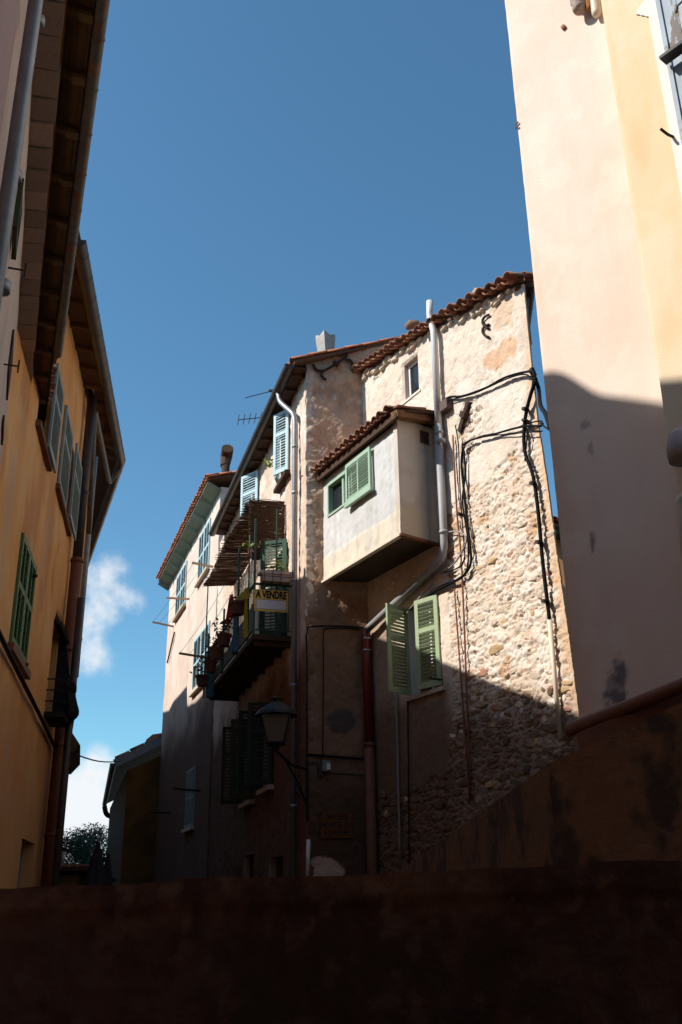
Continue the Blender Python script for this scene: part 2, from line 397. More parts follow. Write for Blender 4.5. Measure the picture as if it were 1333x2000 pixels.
def axes(p, x, zhint):
    x = Vector(x).normalized(); z = Vector(zhint); z = (z - x * z.dot(x)).normalized(); y = z.cross(x)
    return Matrix(((x.x, y.x, z.x, p[0]), (x.y, y.y, z.y, p[1]), (x.z, y.z, z.z, p[2]), (0, 0, 0, 1)))
def tile_eave(roof, a, b, inward, rise, mt='tile', pitch=.2, rows=2, L=.42, over=.16, r=.082, jit=.02):
    """rows of canal tiles (channel below, cover above) along the eave a-b; inward is the uphill direction"""
    a, b = Vector(a), Vector(b); al = (b - a); n = int(al.length / pitch); al.normalize()
    up = (Vector(inward).normalized() * math.cos(rise) + Vector((0, 0, 1)) * math.sin(rise)).normalized()
    nrm = al.cross(up); nrm = nrm if nrm.z > 0 else -nrm
    co = tile_mesh('tile', L, r, r * .8, mt); ch = tile_mesh('tile', L, r * .95, r * .8, mt, convex=False)
    for i in range(n + 1):
        for k in range(rows):
            j = lambda q: random.uniform(-q, q)
            p = a + al * (i * pitch + j(jit)) + up * (k * (L - .08) - over + j(jit)) + nrm * (.075 + k * .012 + j(.007))
            obj('tile', co, roof, axes(p, up + al * j(.05), nrm + al * j(.06)))
            if i < n:
                p = a + al * (i * pitch + pitch / 2 + j(jit)) + up * (k * (L - .08) - over + .03 + j(jit)) + nrm * (.065 + k * .012)
                obj('tile', ch, roof, axes(p, up + al * j(.03), nrm))
def gutter(par, pts, r, mt, name='gutter', every=.95, bead=.009):
    """half-round gutter along a polyline, joint straps as sub-parts"""
    pts = [Vector(p) for p in pts]
    mb = MB().tube(pts, r, 11, half=(math.pi * .5, math.pi * 1.5)); mb.tube(pts, r - .006, 11, half=(math.pi * .5, math.pi * 1.5))
    o = mb.build(name, mt, par, smooth=True, fix=False)
    for p, q in zip(pts, pts[1:]):
        d = q - p; n = max(1, int(d.length / every)); t = d.normalized()
        for i in range(1, n + 1):
            c = p + d * (i - .4) / n
            MB().tube([c - t * .012, c + t * .012], r + .006, 11, half=(math.pi * .48, math.pi * 1.52)).build('joint', mt, o, smooth=True, fix=False)
    for sgn in (0, -1):
        c = pts[sgn]; t = (pts[1] - pts[0]).normalized() if sgn == 0 else (pts[-1] - pts[-2]).normalized()
        s_ = Vector((0, 0, 1)).cross(t).normalized(); k = [c + s_ * r * math.cos(math.pi * i / 10) - Vector((0, 0, 1)) * r * math.sin(math.pi * i / 10) for i in range(11)]
        MB().add(k, [tuple(range(11))]).build('end_cap', mt, o)
    return o
def smoothpath(pts, n=5):
    """Catmull-Rom through the points"""
    P = [Vector(p) for p in pts]; P = [P[0] * 2 - P[1]] + P + [P[-1] * 2 - P[-2]]; out = []
    for i in range(1, len(P) - 2):
        for k in range(n):
            t = k / n; a_, b_, c_, d_ = P[i - 1], P[i], P[i + 1], P[i + 2]
            out.append(.5 * ((2 * b_) + (c_ - a_) * t + (2 * a_ - 5 * b_ + 4 * c_ - d_) * t * t + (3 * b_ - a_ - 3 * c_ + d_) * t ** 3))
    return out + [P[-2]]
def filletpath(pts, r=.12, n=4):
    P = [Vector(p) for p in pts]; out = [P[0]]
    for a_, b_, c_ in zip(P, P[1:], P[2:]):
        u = (a_ - b_); v = (c_ - b_); q = min(r, u.length * .45, v.length * .45); u.normalize(); v.normalize()
        for k in range(n + 1):
            t = k / n; out.append((b_ + u * q) * (1 - t) ** 2 + b_ * 2 * t * (1 - t) + (b_ + v * q) * t * t)
    return out + [P[-1]]
def pipe(par, pts, r, mt, name='downpipe', collars=(), cm=None, n=10):
    o = MB().tube(filletpath(pts, r * 2.2), r, n).build(name, mt, par, smooth=True, fix=False)
    for c in collars:
        c = Vector(c); MB().tube([c - Vector((0, 0, .03)), c + Vector((0, 0, .03))], r * 1.16, n).build('collar', cm or mt, o, smooth=True, fix=False)
    return o
def text(s, size, fr, s_, d, z, mt, par=None, name='lettering', stretch=1.0, flipdir=1, bold=.0):
    cu = bpy.data.curves.new(name, 'FONT'); cu.body = s; cu.size = size; cu.align_x = 'CENTER'; cu.align_y = 'CENTER'; cu.extrude = .001; cu.offset = bold
    t = bpy.data.objects.new(name, cu); COL.objects.link(t); dg = bpy.context.evaluated_depsgraph_get()
    me = bpy.data.meshes.new_from_object(t.evaluated_get(dg)); bpy.data.objects.remove(t); me.name = name
    me.materials.clear(); me.materials.append(M(mt))
    x = Vector((fr.u.x, fr.u.y, 0)) * flipdir; nrm = Vector((fr.n.x, fr.n.y, 0)); p = fr.p(s_, d, z)
    y = Vector((0, 0, 1)); mm = Matrix(((x.x * stretch, y.x, nrm.x, p.x), (x.y * stretch, y.y, nrm.y, p.y), (x.z, y.z, nrm.z, p.z), (0, 0, 0, 1)))
    me.transform(mm); loc = par.loc if isinstance(par, Thing) else Vector(par['_o']); me.transform(Matrix.Translation(-loc))
    return obj(name, me, par)
def leaves(mb, c, rad, n, size, flat=.7):
    for _ in range(n):
        v = Vector((random.gauss(0, 1), random.gauss(0, 1), random.gauss(0, 1))); v = v.normalized() * rad * random.random() ** .45
        v.z *= flat; p = Vector(c) + v; a_ = Vector((random.uniform(-1, 1), random.uniform(-1, 1), random.uniform(-.6, 1))).normalized()
        b_ = a_.cross(Vector((random.uniform(-1, 1), random.uniform(-1, 1), random.uniform(-1, 1)))).normalized(); s_ = size * random.uniform(.6, 1.4)
        mb.add([p, p + a_ * s_ * .5 + b_ * s_ * .28, p + a_ * s_, p + a_ * s_ * .5 - b_ * s_ * .28], [(0, 1, 2, 3)])
    return mb

# ================================================================== setting
g = MB().quad((-900, -300, 0), (900, -300, 0), (900, 1500, 0), (-900, 1500, 0)).build('ground', 'ground'); tag(g, kind='structure')

# wall frames (plan positions come from the photo's vanishing points)
A = at(598, 1200, 17.0)
FA = Fr(A, -16.3, -1)                  # street facade of the corner house
FR_ = Fr(A, 80, 1)                     # its narrow return wall
sB, _ = FR_.hit(712, 800); B = FR_.p(sB, 0, 0)
FS = Fr(B, 151, 1)                     # stone wall coming towards the camera
sP, _ = FR_.hit(632, 1040); P_ = FR_.p(sP, 0, 0)
FB = Fr(P_, 152, 1)                    # front of the hanging bay
QS = FB.hit(780, 940)[0]; Q_ = FB.p(QS, 0, 0)
FQ = Fr(Q_, 52, 1)                     # side of the bay
FH = Fr(FA.p(9.6, 0, 0), -18.5, -1)    # far house on the same side of the street
_w = RAD(-10.3); FO = Fr((-1.85 * math.cos(_w), 1.85 * math.sin(_w)), -10.3, 1)      # orange house across the street
FP = Fr((-2.1, 5.0), -19.2, 1)         # pink house close on the left
FC = Fr((2.17, 9.0), 140, 1)           # cream house on the right
_b = FC.hit(1235, 395)[0]; _k = FC.p(_b, 0, 0); _k = _k * (1 - .2 / abs(Vector((_k.x, _k.y)).dot(FC.n)))
FY = Fr((_k.x, _k.y), 140, 1)          # yellow house, a hand in front of it

# ================================================================== stone house
ST = Thing('stone_house', (B.x, B.y, 0), 'tall rubble stone house with peeling cream plaster, hanging bay window and pipes', 'house')
print('sB', sB, 'QS', QS)
_e = [FS.hit(x, y) for x, y in ((1133, 1405), (1108, 1215), (1088, 1080), (1068, 930), (1052, 830), (1036, 680), (1026, 580))]
SZ = [0] + [q[1] for q in _e] + [14]; SR = [_e[0][0] + .05] + [q[0] for q in _e] + [_e[-1][0] - .02]; print('SR', SZ, SR)
_t = [FS.hit(x, y) for x, y in ((702, 738), (780, 688), (840, 650), (876, 632), (930, 602), (990, 572), (1022, 555))]
ETOP = ([-.3] + [q[0] for q in _t] + [6], [_t[0][1]] + [q[1] for q in _t] + [_t[-1][1]]); print('ETOP', ETOP)
SE = _t[-1][0]
op = FS.hit(985, 690); bx_ = FS.hit(925, 830)
def pl_mask(S, Z):
    n = fbm(S, Z, .5, 3) - .5; n2 = fbm(S, Z, .14, 5) - .5
    zb = np.interp(S, [0, 2.3, 2.5, 2.62, 4.2, 4.9], [3.3, 3.3, 6.3, 7.5, 7.75, 8.0]); zb = np.where((S < 2.55) & (S > .9), np.minimum(zb, 3.9), zb)
    m = sst(-.06, .06, Z - zb + n * .5 + n2 * .35)
    r = ((S - bx_[0] + .05) / .42) ** 2 + ((Z - bx_[1] + .05) / .55) ** 2
    m = m * sst(.65, 1.1, r + n * 1.2 + n2 * .8)
    m = m * (1 - .9 * sst(.58, .66, fbm(S, Z, .35, 21)) * sst(10.9, 11.2, Z))
    return m
def st_h(S, Z):
    m = pl_mask(S, Z); cr = np.abs(fbm(S, Z, .45, 31) - .5)
    plast = .028 + (fbm(S, Z, .5, 7) - .5) * .04 + (fbm(S, Z, .11, 9, 5, .6) - .5) * .02 - .014 * (1 - sst(0, .018, cr))
    rough = (fbm(S * .75, Z * 1.7, .13, 11, 4, .7) - .5) * .07 - .04 * sst(.045, .0, np.abs(fbm(S * .6, Z * 1.7, .12, 15) - .5)) + (fbm(S, Z, .05, 17, 2) - .5) * .03 + .015
    return (plast * m + rough * (1 - m)) * (.25 + .75 * sst(0, .22, np.interp(Z, SZ, SR) - S))
def st_c(S, Z):
    m = pl_mask(S, Z); n = fbm(S, Z, .8, 41); n2 = fbm(S, Z, .2, 43)
    mort = mixc(np.ones(S.shape + (3,)) * np.array((.66, .525, .42)), (.71, .61, .525), sst(.4, .6, n2)); mort = mixc(mort, (.56, .37, .23), sst(.6, .72, fbm(S, Z, .3, 47)))
    pl = mixc(np.ones(S.shape + (3,)) * np.array((.70, .575, .47)), (.72, .63, .54), sst(.4, .6, n)); pl = mixc(pl, (.58, .47, .38), sst(.56, .7, n2) * .6)
    r = ((S - op[0]) / .55) ** 2 + ((Z - op[1]) / .22) ** 2; pl = mixc(pl, (.62, .37, .22), sst(1.1, .6, r + (n2 - .5) * 2.4) * .85)
    r = ((S - 4.5) / .3) ** 2 + ((Z - 10.45) / .5) ** 2; pl = mixc(pl, (.62, .42, .28), sst(1.1, .5, r + (n2 - .5) * 2) * .7)
    c = mixc(mort, (0, 0, 0), 0 * m); c = c * (1 - m[..., None]) + pl * m[..., None]
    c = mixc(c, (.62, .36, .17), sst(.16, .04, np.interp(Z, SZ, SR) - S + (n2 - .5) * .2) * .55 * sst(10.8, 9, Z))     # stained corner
    c = mixc(c, (.20, .125, .08), sst(5.0, 3.4, Z + (n - .5) * 1.8) * .85)       # dirty brown lower wall, with shade painted into the colour
    c = mixc(c, (.27, .185, .13), sst(6.6, 5.8, Z + (n - .5) * 1.2) * sst(1.15, .7, S) * .8); c = mixc(c, (.18, .11, .07), sst(5.0, 4.5, Z + (n - .5) * .5) * sst(2.6, 2.2, S) * .9)  # painted shade: plaster darkened below the bay and around the lower window
    return c
_a, _b = FS.hit(793, 782), FS.hit(820, 768); wnd = (_a[0], _b[0], (_a[1] + _b[1]) / 2, FS.hit(807, 700)[1])
lo_s = FS.hit(806, 1362)[0], FS.hit(868, 1341)[0]; _z = FS.hit(837, 1352)[1]; lwn = (lo_s[0] - .02, lo_s[1] - .02, _z, _z + 1.5); print('lwn', lwn, wnd)
wall('wall', FS, -.02, SR[1] + .02, 0, 12.2, .019, 'rubble_wall', ST, (wnd, lwn), st_h, st_c, top=ETOP, right=(SZ, SR), back=.03)
# solid body behind the face
_c0 = FS.p(SE - .04, -.02, 0); _cd = Vector((math.sin(RAD(5)), math.cos(RAD(5)), 0)); cc = [FS.p(0, -.3, 0), _c0 + _cd * .2, _c0 + _cd * 6, FS.p(0, -.3, 0) + _cd * 4]
MB().hexa([Vector((p.x, p.y, 0)) for p in cc] + [Vector((p.x, p.y, z)) for p, z in zip(cc, (ETOP[1][1] - .15, ETOP[1][-1] - .2, 11.8, 12.4))]).build('rear_wall', 'reveal_paint', ST)
# stones
def stone_mesh(mt, seed):
    rnd = random.Random(seed); n = 7; v = []; f = []; rad_ = [rnd.uniform(.72, 1.14) for _ in range(n)]
    for (r, h) in ((1.0, -.5), (1.0, .42), (.74, .78)):
        for k in range(n):
            a_ = 2 * math.pi * k / n; q = r * (rad_[k] if True else 1); c, s_ = math.cos(a_), math.sin(a_)
            e_ = max(abs(c), abs(s_)) ** .35
            v.append((q * c / e_ * .5, h * rnd.uniform(.8, 1.15), q * s_ / e_ * .5))
    v.append((0, .84, 0))
    for i in range(2):
        for k in range(n): f.append((i * n + k, i * n + (k + 1) % n, (i + 1) * n + (k + 1) % n, (i + 1) * n + k))
    for k in range(n): f.append((2 * n + k, 2 * n + (k + 1) % n, 3 * n))
    me = bpy.data.meshes.new('stone'); me.from_pydata(v, [], f); me.materials.append(M(mt)); return me
SMS = [stone_mesh(m_, i * 5 + j) for i, m_ in enumerate(['stone', 'stone', 'stone_pale', 'stone_ochre', 'stone_red', 'stone_dark']) for j in range(4)]
rubble = bpy.data.objects.new('rubble_face', None)
cand = []
rs_ = random.Random(12); z = 2.3
while z < 11.2:
    h = rs_.uniform(.07, .14); s = .05 + rs_.uniform(0, .2)
    while s < float(np.interp(z, SZ, SR)) - .06:
        w = rs_.uniform(.09, .34) * (1.15 if h > .1 else .9)
        c = (s + w / 2, z + h / 2 + rs_.uniform(-.03, .03) )
        inh = any(q[0] - .12 < c[0] < q[1] + .12 and q[2] - .12 < c[1] < q[3] + .12 for q in (wnd, lwn))
        m = float(pl_mask(np.array([c[0]]), np.array([c[1]]))[0])
        if not inh and c[0] + w / 2 < float(np.interp(z, SZ, SR)) and rs_.random() < (1 - m) * (.6 if z > 4.2 else .85): cand.append((w * h, c, w, h))
        s += w + rs_.uniform(.01, .06)
    z += h + rs_.uniform(.0, .03)
bpy.data.objects.remove(rubble)
vis = sorted(cand, key=lambda q: -q[0])
stuffmb = {}
fl = -1
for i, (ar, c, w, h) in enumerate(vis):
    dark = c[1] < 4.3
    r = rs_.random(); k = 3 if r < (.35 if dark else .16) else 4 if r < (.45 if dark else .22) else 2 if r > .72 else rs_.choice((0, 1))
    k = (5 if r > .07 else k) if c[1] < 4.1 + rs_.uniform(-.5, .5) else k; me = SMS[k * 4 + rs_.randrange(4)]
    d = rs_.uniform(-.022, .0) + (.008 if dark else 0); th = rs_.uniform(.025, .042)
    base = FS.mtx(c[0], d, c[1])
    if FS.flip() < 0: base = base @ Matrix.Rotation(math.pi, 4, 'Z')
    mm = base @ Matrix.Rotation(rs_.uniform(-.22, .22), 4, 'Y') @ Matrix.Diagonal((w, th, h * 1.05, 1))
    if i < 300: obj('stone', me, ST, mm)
    else:
        mb = stuffmb.setdefault(k, MB()); mb.add([mm @ v.co for v in me.vertices], [tuple(p.vertices) for p in me.polygons])
for k, mb in stuffmb.items():
    o = mb.build('small_stones', ['stone', 'stone', 'stone_pale', 'stone_ochre', 'stone_red', 'stone_dark'][k], ST); o['kind'] = 'stuff'
# roof: tiled eave over the stone wall
inw = -Vector((FS.n.x, FS.n.y, 0))
rf = MB(); e0, e1, e2 = FS.p(-.12, .04, ETOP[1][1] + .02), FS.p(_t[3][0], .04, _t[3][1] + .02), FS.p(SE + .1, .04, _t[-1][1] + .0)
r_ = [e0 + _cd * 4 + Vector((0, 0, 1.0)), e1 + _cd * 4.3 + Vector((0, 0, 1.0)), e2 + _cd * 4.5 + Vector((0, 0, 1.0))]
for (p, q, pp, qq) in ((e0, e1, r_[0], r_[1]), (e1, e2, r_[1], r_[2])):
    rf.hexa([p, q, qq, pp] + [v + Vector((0, 0, .05)) for v in (p, q, qq, pp)])
roof = rf.build('roof', 'roof_deck', ST)
tile_eave(roof, e0 + Vector((0, 0, .03)), e1 + Vector((0, 0, .03)), inw, RAD(16), pitch=.205, rows=3, over=.2)
tile_eave(roof, e1 + Vector((0, 0, .03)) + (e2 - e1).normalized() * .21, e2 + Vector((0, 0, .03)), inw, RAD(16), pitch=.26, rows=3, over=.22, r=.1)
# rough mortar bed under the eave
mbb = MB(); rr_ = random.Random(4)
for i in range(46):
    s = rr_.uniform(0, SE - .1); zt = float(np.interp(s, *ETOP)); me = SMS[rr_.randrange(12)]
    mm = FS.mtx(s, .02, zt - rr_.uniform(.0, .16)) @ Matrix.Rotation(math.pi, 4, 'Z') @ Matrix.Rotation(.2, 4, 'Y') @ Matrix.Diagonal((rr_.uniform(.1, .26), .09, rr_.uniform(.05, .09), 1))
    mbb.add([mm @ v.co for v in me.vertices], [tuple(p.vertices) for p in me.polygons])
o = mbb.build('eave_rubble', 'stone', ST, smooth=True); o['kind'] = 'stuff'
# side eave with gutter at the far corner, seen end-on
FE = Fr(FS.p(SE - .03, 0, 0), 6, 1); zE = _t[-1][1]
ge = [FE.p(.05, .16, zE + .06), FE.p(4.5, .16, zE + .09)]
gutter(ST, ge, .075, 'zinc_old')
MB().fbox(FE, .0, 4.4, -.1, .16, zE - .04, zE + .02).build('eave_board', 'dark_wood', ST)
pipe(ST, [FE.p(.3, .1, zE), FE.p(.3, .06, zE - .3), FE.p(.3, .06, zE - .9)], .045, 'zinc_old')
# small white window
def window(par, fr, h, frame, dep=.16, fw=.05, mull=0, pane='glass', name='window', door=False):
    mb = MB(); a0, a1, b0, b1 = h
    for q in ((a0, a0 + fw, b0, b1), (a1 - fw, a1, b0, b1)): mb.fbox(fr, q[0], q[1], -dep, -dep + .05, q[2], q[3])
    for q in ((b0, b0 + fw), (b1 - fw, b1)): mb.fbox(fr, a0 + fw, a1 - fw, -dep + .002, -dep + .048, q[0], q[1])
    for i in range(mull):
        c = a0 + (a1 - a0) * (i + 1) / (mull + 1); mb.fbox(fr, c - .025, c + .025, -dep + .004, -dep + .046, b0 + fw, b1 - fw)
    o = mb.build(name, frame, par)
    MB().fbox(fr, a0 + fw, a1 - fw, -dep + .015, -dep + .025, b0 + fw, b1 - fw).build('pane', pane, o)
    return o
o = window(ST, FS, wnd, 'white_paint', .13, .065)
o['label'] = 'small white framed window under the tiled eave'
MB().fbox(FS, wnd[0] - .06, wnd[1] + .1, -.18, .05, wnd[2] - .04, wnd[2] + .004).build('sill', 'stone_pale', ST)
# lower window with green shutters
window(ST, FS, lwn, 'white_paint', .17, .06, 1)
MB().fbox(FS, lwn[0] - .1, lwn[1] + .12, -.17, .09, lwn[2] - .07, lwn[2]).build('sill', 'stone', ST)
MB().fbox(FS, lwn[0], lwn[0] + .02, -.17, .012, lwn[2], lwn[3]).build('reveal', 'white_paint', ST)
fr_ = FS.turned(lwn[1] + .02, .03, 180 - 12)       # right leaf, a little ajar
shutter(ST, fr_, 0, .52, lwn[2] + .03, lwn[3] + .02, 'green_paint', d=-.035, pitch=.058, stile=.08, label='pale green louvred shutter standing ajar')
fl_ = FS.turned(lwn[0] - .02, .03, 74)             # left leaf, swung out
shutter(ST, fl_, 0, .52, lwn[2] + .03, lwn[3] + .02, 'green_paint', d=-.035, pitch=.058, stile=.08, label='pale green louvred shutter swung wide open')
# iron shutter stay and hook bar
q = FS.px(865, 1328, .02); MB().tube([FS.px(840, 1325, .25), q], .018, 6).build('shutter_stay', 'rust', ST)
# wall anchor of two iron arcs
anc = []
for c, r in (((957, 628), 14), ((957, 646), 13)):
    anc.append([FS.px(c[0] + 3 - 17 * math.cos(t) * 1.0, c[1] - r * math.sin(t) * 1.0, .06) for t in [RAD(x) for x in range(-75, 76, 15)]])
mb = MB()
for a_ in anc: mb.tube(a_, .022, 6)
mb.build('wall_anchor', 'rust', ST, smooth=True, fix=False)
# white vent pipe / grey downpipe
d_ = .14
v0 = FS.px(840, 588, d_); v1 = FS.px(840, 618, d_); v2 = FS.px(848, 648, d_); v3 = FS.px(857, 835, d_)
MB().tube(filletpath([v0, v1, v2, v3], .06), .062, 12).build('vent_pipe', 'pvc', ST, smooth=True, fix=False)
v4 = FS.px(868, 1070, d_); v5 = FS.px(862, 1092, d_); v6 = FS.px(715, 1232, d_ + .02)
dp = pipe(ST, [v3 + Vector((0, 0, .05)), v4, v5 + Vector((0, 0, -.02)), v6], .068, 'pvc_grey', collars=[FS.px(858, 845, d_), FS.px(867, 1040, d_), FS.px(862, 862, d_)], cm='pvc_grey', n=12)
dp2 = pipe(ST, [v6 + Vector((0, 0, .02)), FS.px(716, 1262, d_), FS.px(722, 1460, d_)], .085, 'red_pipe', collars=[], n=12)
for yy in (1248, 1271, 1382):
    c = FS.px(717, yy, d_); MB().tube([c - Vector((0, 0, .015)), c + Vector((0, 0, .015))], .09, 12).build('pipe_clamp', 'steel', dp2, smooth=True)
c0 = FS.px(722, 1455, d_); pipe(ST, [c0, Vector((c0.x, c0.y, .0))], .09, 'clay_pipe', collars=[c0], n=12)
# thin conduits down the wall
for (pa, mt_, r) in (([(885, 850), (893, 1000), (903, 1120), (920, 1560)], 'clay_pipe', .016), ([(888, 1150), (908, 1420), (918, 1570)], 'clay_pipe', .014), ([(774, 1330), (782, 1690)], 'grey_cable', .018), ([(797, 1370), (800, 1690)], 'black_cable', .012)):
    MB().tube(smoothpath([FS.px(x, y, .07) for x, y in pa], 6), r, 6).build('conduit', mt_, ST, smooth=True, fix=False)
MB().tube([FS.px(1074, 1208, .08), FS.px(1095, 1440, .08)], .033, 8).build('conduit', 'pvc_cream', ST, smooth=True, fix=False)
# boxes and iron cleat
def tilted_box(name, fr, c, w, h, dp_, ang, mt, par):
    p = fr.p(c[0], 0, c[1]); u = Vector((fr.u.x, fr.u.y, 0)); zz = Vector((0, 0, 1)); n = Vector((fr.n.x, fr.n.y, 0))
    a_ = u * math.cos(ang) + zz * math.sin(ang); b_ = zz * math.cos(ang) - u * math.sin(ang)
    k = [p + a_ * i * w / 2 + b_ * j * h / 2 for i, j in ((-1, -1), (1, -1), (1, 1), (-1, 1))]
    k2 = [p + n * dp_ + (q - p) * .9 for q in k]
    return MB().hexa(k + k2).build(name, mt, par)
jb = Thing('junction_box', FS.px(875, 793, 0), 'small brown junction box on the plaster beside the white vent pipe', 'box')
tilted_box('housing', FS, FS.hit(880, 794), .24, .2, .15, .0, 'brown_box', jb)
tilted_box('iron_cleat', FS, FS.hit(912, 816), .1, .55, .08, -.62, 'rust', ST)
tilted_box('iron_cleat', FS, FS.hit(914, 812), .15, .11, .12, -.62, 'rust', ST)

# --- hanging bay
BZ0, BZ1 = FB.hit(784, 1043)[1], FB.hit(776, 830)[1] + .06; print('bay', BZ0, BZ1, FB.hit(634, 1134))
bhole = (FB.hit(641, 955)[0], FB.hit(686, 990)[0], FB.hit(643, 1010)[1], BZ1 - .15)
def bay_c(S, Z):
    n = fbm(S, Z, .5, 61); c = np.ones(S.shape + (3,)) * np.array((.58, .575, .565)); c = mixc(c, (.65, .64, .63), sst(.4, .65, n))
    band = sst(BZ0 + .46, BZ0 + .41, Z + (fbm(S, Z, .3, 63) - .5) * .12 - S * .0); c = mixc(c, (.70, .62, .50), band)
    c = mixc(c, (.46, .44, .42), sst(.52, .7, fbm(S * 2.5, Z * .4, .3, 65)) * .5); c = mixc(c, (.40, .36, .32), sst(.56, .66, fbm(S, Z, .16, 66)) * .25)
    return c
def bay_h(S, Z): return (fbm(S, Z, .35, 71) - .5) * .03 + (fbm(S, Z, .07, 72) - .5) * .012 + .008 * sst(BZ0 + .45, BZ0 + .41, Z + (fbm(S, Z, .3, 63) - .5) * .12)
def bay_cs(S, Z):
    n = fbm(S, Z, .5, 62); c = np.ones(S.shape + (3,)) * np.array((.62, .55, .48)); c = mixc(c, (.48, .41, .34), sst(.45, .7, n) * .7)
    return mixc(c, (.58, .49, .37), sst(BZ0 + .56, BZ0 + .44, Z + (fbm(S, Z, .12, 64) - .5) * .25))
wall('bay_wall', FB, -.4, QS, BZ0, BZ1, .03, 'smooth_wall', ST, (bhole,), bay_h, bay_c, reveal=.12, back=.015)
bw = (B - Q_).to_2d().dot(FS.n) / FQ.u.dot(FS.n) + .03; print('bw', bw)
wall('bay_wall', FQ, 0.0, bw, BZ0, BZ1 + .12, .03, 'smooth_wall', ST, (), None, bay_cs, back=.1)
# bay floor slab, and dark room inside
fl4 = [FB.p(-.4, -.02, 0), FB.p(QS - .01, -.02, 0), FQ.p(bw, -.02, 0), FS.p(.0, .02, 0)]
MB().hexa([Vector((p.x, p.y, BZ0 + .01)) for p in fl4] + [Vector((p.x, p.y, BZ0 + .14)) for p in fl4]).build('bay_floor', 'bark', ST)
MB().hexa([Vector((p.x, p.y, BZ1 - .02)) for p in fl4] + [Vector((p.x, p.y, BZ1 + .06)) for p in fl4]).build('bay_ceiling', 'dark_wood', ST)
MB().fbox(FB, -.1, QS - .15, -.6, -.55, BZ0 + .14, BZ1 - .03).build('bay_inner_wall', 'dark_room', ST)
# drip moulding along the foot of the bay
MB().fbox(FB, -.06, QS + .02, -.04, .045, BZ0 - .035, BZ0 + .005).build('moulding', 'pvc_cream', ST)
MB().fbox(FQ, -.03, bw, -.04, .04, BZ0 - .035, BZ0 + .005).build('moulding', 'clay_pipe', ST)
# bay window: open casement, lace curtain, sliding louvred shutter
o = MB().fbox(FB, bhole[0], bhole[0] + .05, -.1, .02, bhole[2], bhole[3]).fbox(FB, bhole[1] - .02, bhole[1] + .03, -.1, .02, bhole[2], bhole[3]).fbox(FB, bhole[0] + .05, bhole[1] - .02, -.09, .018, bhole[3] - .06, bhole[3]).fbox(FB, bhole[0] + .05, bhole[1] - .02, -.09, .018, bhole[2], bhole[2] + .04).build('bay_window', 'mint_paint', ST)
mid = (bhole[0] * .38 + bhole[1] * .62)
MB().fbox(FB, mid - .03, mid + .03, -.08, -.02, bhole[2] + .04, bhole[3] - .06).build('mullion', 'mint_paint', o)
MB().fbox(FB, mid + .03, bhole[1] - .02, -.07, -.06, bhole[2] + .04, bhole[3] - .06).build('curtain', 'lace', o)
MB().fbox(FB, bhole[0] + .05, mid - .03, -.1, -.085, bhole[2] + .04, bhole[3] - .06).build('pane', 'glass', o)
s_a, s_b = FB.hit(683, 950)[0], FB.hit(731, 920)[0]; z_b = FB.hit(731, 955)[1]
shutter(ST, FB, s_a, s_b, z_b, bhole[3] + .03, 'mint_paint', d=.05, split=(), mids=1, pitch=.052, stile=.06, name='sliding_shutter', label='mint green sliding louvred shutter on the bay')
MB().fbox(FB, s_a - .02, s_b + .05, .045, .11, z_b - .05, z_b).build('shutter_rail', 'mint_paint', ST)
# bay roof
inb = -Vector((FB.n.x, FB.n.y, 0)); ra, rb = FB.p(-.42, .1, BZ1 + .09), FB.p(QS + .17, .1, BZ1 + .09)
rfb = MB().hexa([ra, rb, rb + inb * 1.3 + Vector((0, 0, .26)), ra + inb * .8 + Vector((0, 0, .16)), *[p + Vector((0, 0, .05)) for p in (ra, rb, rb + inb * 1.3 + Vector((0, 0, .26)), ra + inb * .8 + Vector((0, 0, .16)))]]).build('bay_roof', 'dark_wood', ST)
tile_eave(rfb, ra + Vector((0, 0, .03)), rb + Vector((0, 0, .03)) - (rb - ra).normalized() * .06, inb, RAD(11), pitch=.2, rows=2, over=.12, L=.45)
MB().fbox(FB, -.42, QS + .17, .06, .12, BZ1 - .02, BZ1 + .08).build('fascia', 'dark_wood', ST)
# verge beam on the side of the bay roof
pA, pB = FB.p(QS + .12, .12, BZ1 + .06), FQ.p(bw + .12, .1, BZ1 + .26)
MB().bar(pA, pB, .16, .12).build('verge_board', 'wood', ST); MB().bar(pA + Vector((0, 0, .13)), pB + Vector((0, 0, .13)), .2, .03).build('verge_tile', 'tile', ST)
# vent grille
vg = FQ.hit(829, 855); o = MB().fbox(FQ, vg[0] - .1, vg[0] + .1, 0, .02, vg[1] - .12, vg[1] + .12).build('vent_grille', 'wood', ST)
for i in range(3):
    for j in range(4): MB().fbox(FQ, vg[0] - .075 + i * .05, vg[0] - .04 + i * .05, .018, .024, vg[1] - .095 + j * .05, vg[1] - .06 + j * .05).build('grille_opening', 'ink', o)

# ================================================================== corner house
CH = Thing('corner_house', (A.x, A.y, 0), 'narrow pinkish corner house with light blue shutters, long balcony and grey gutter', 'house')
def fa_h(S, Z): return (fbm(S, Z, .5, 81) - .5) * .05 + (fbm(S * 1.3, Z, .12, 83, 4, .65) - .5) * .055 + (fbm(S, Z, .1, 84) - .5) * .05 * sst(.6, .1, S)
def fa_c(S, Z):
    n = fbm(S, Z, .7, 85); c = np.ones(S.shape + (3,)) * np.array((.64, .50, .40)); c = mixc(c, (.70, .60, .51), sst(.42, .62, n)); c = mixc(c, (.56, .36, .24), sst(.58, .72, fbm(S, Z * .4, .5, 87)) * .6)
    return mixc(c, (.13, .06, .035), sst(6.3, 5.2, Z + (n - .5)) * .95)  # lower facade browned to paint in the street's deep shade
w1 = (1.35, 2.25, 9.86, 11.28); w2 = (4.62, 5.5, 9.86, 11.28); dr = (1.5, 2.6, 6.36, 8.35)
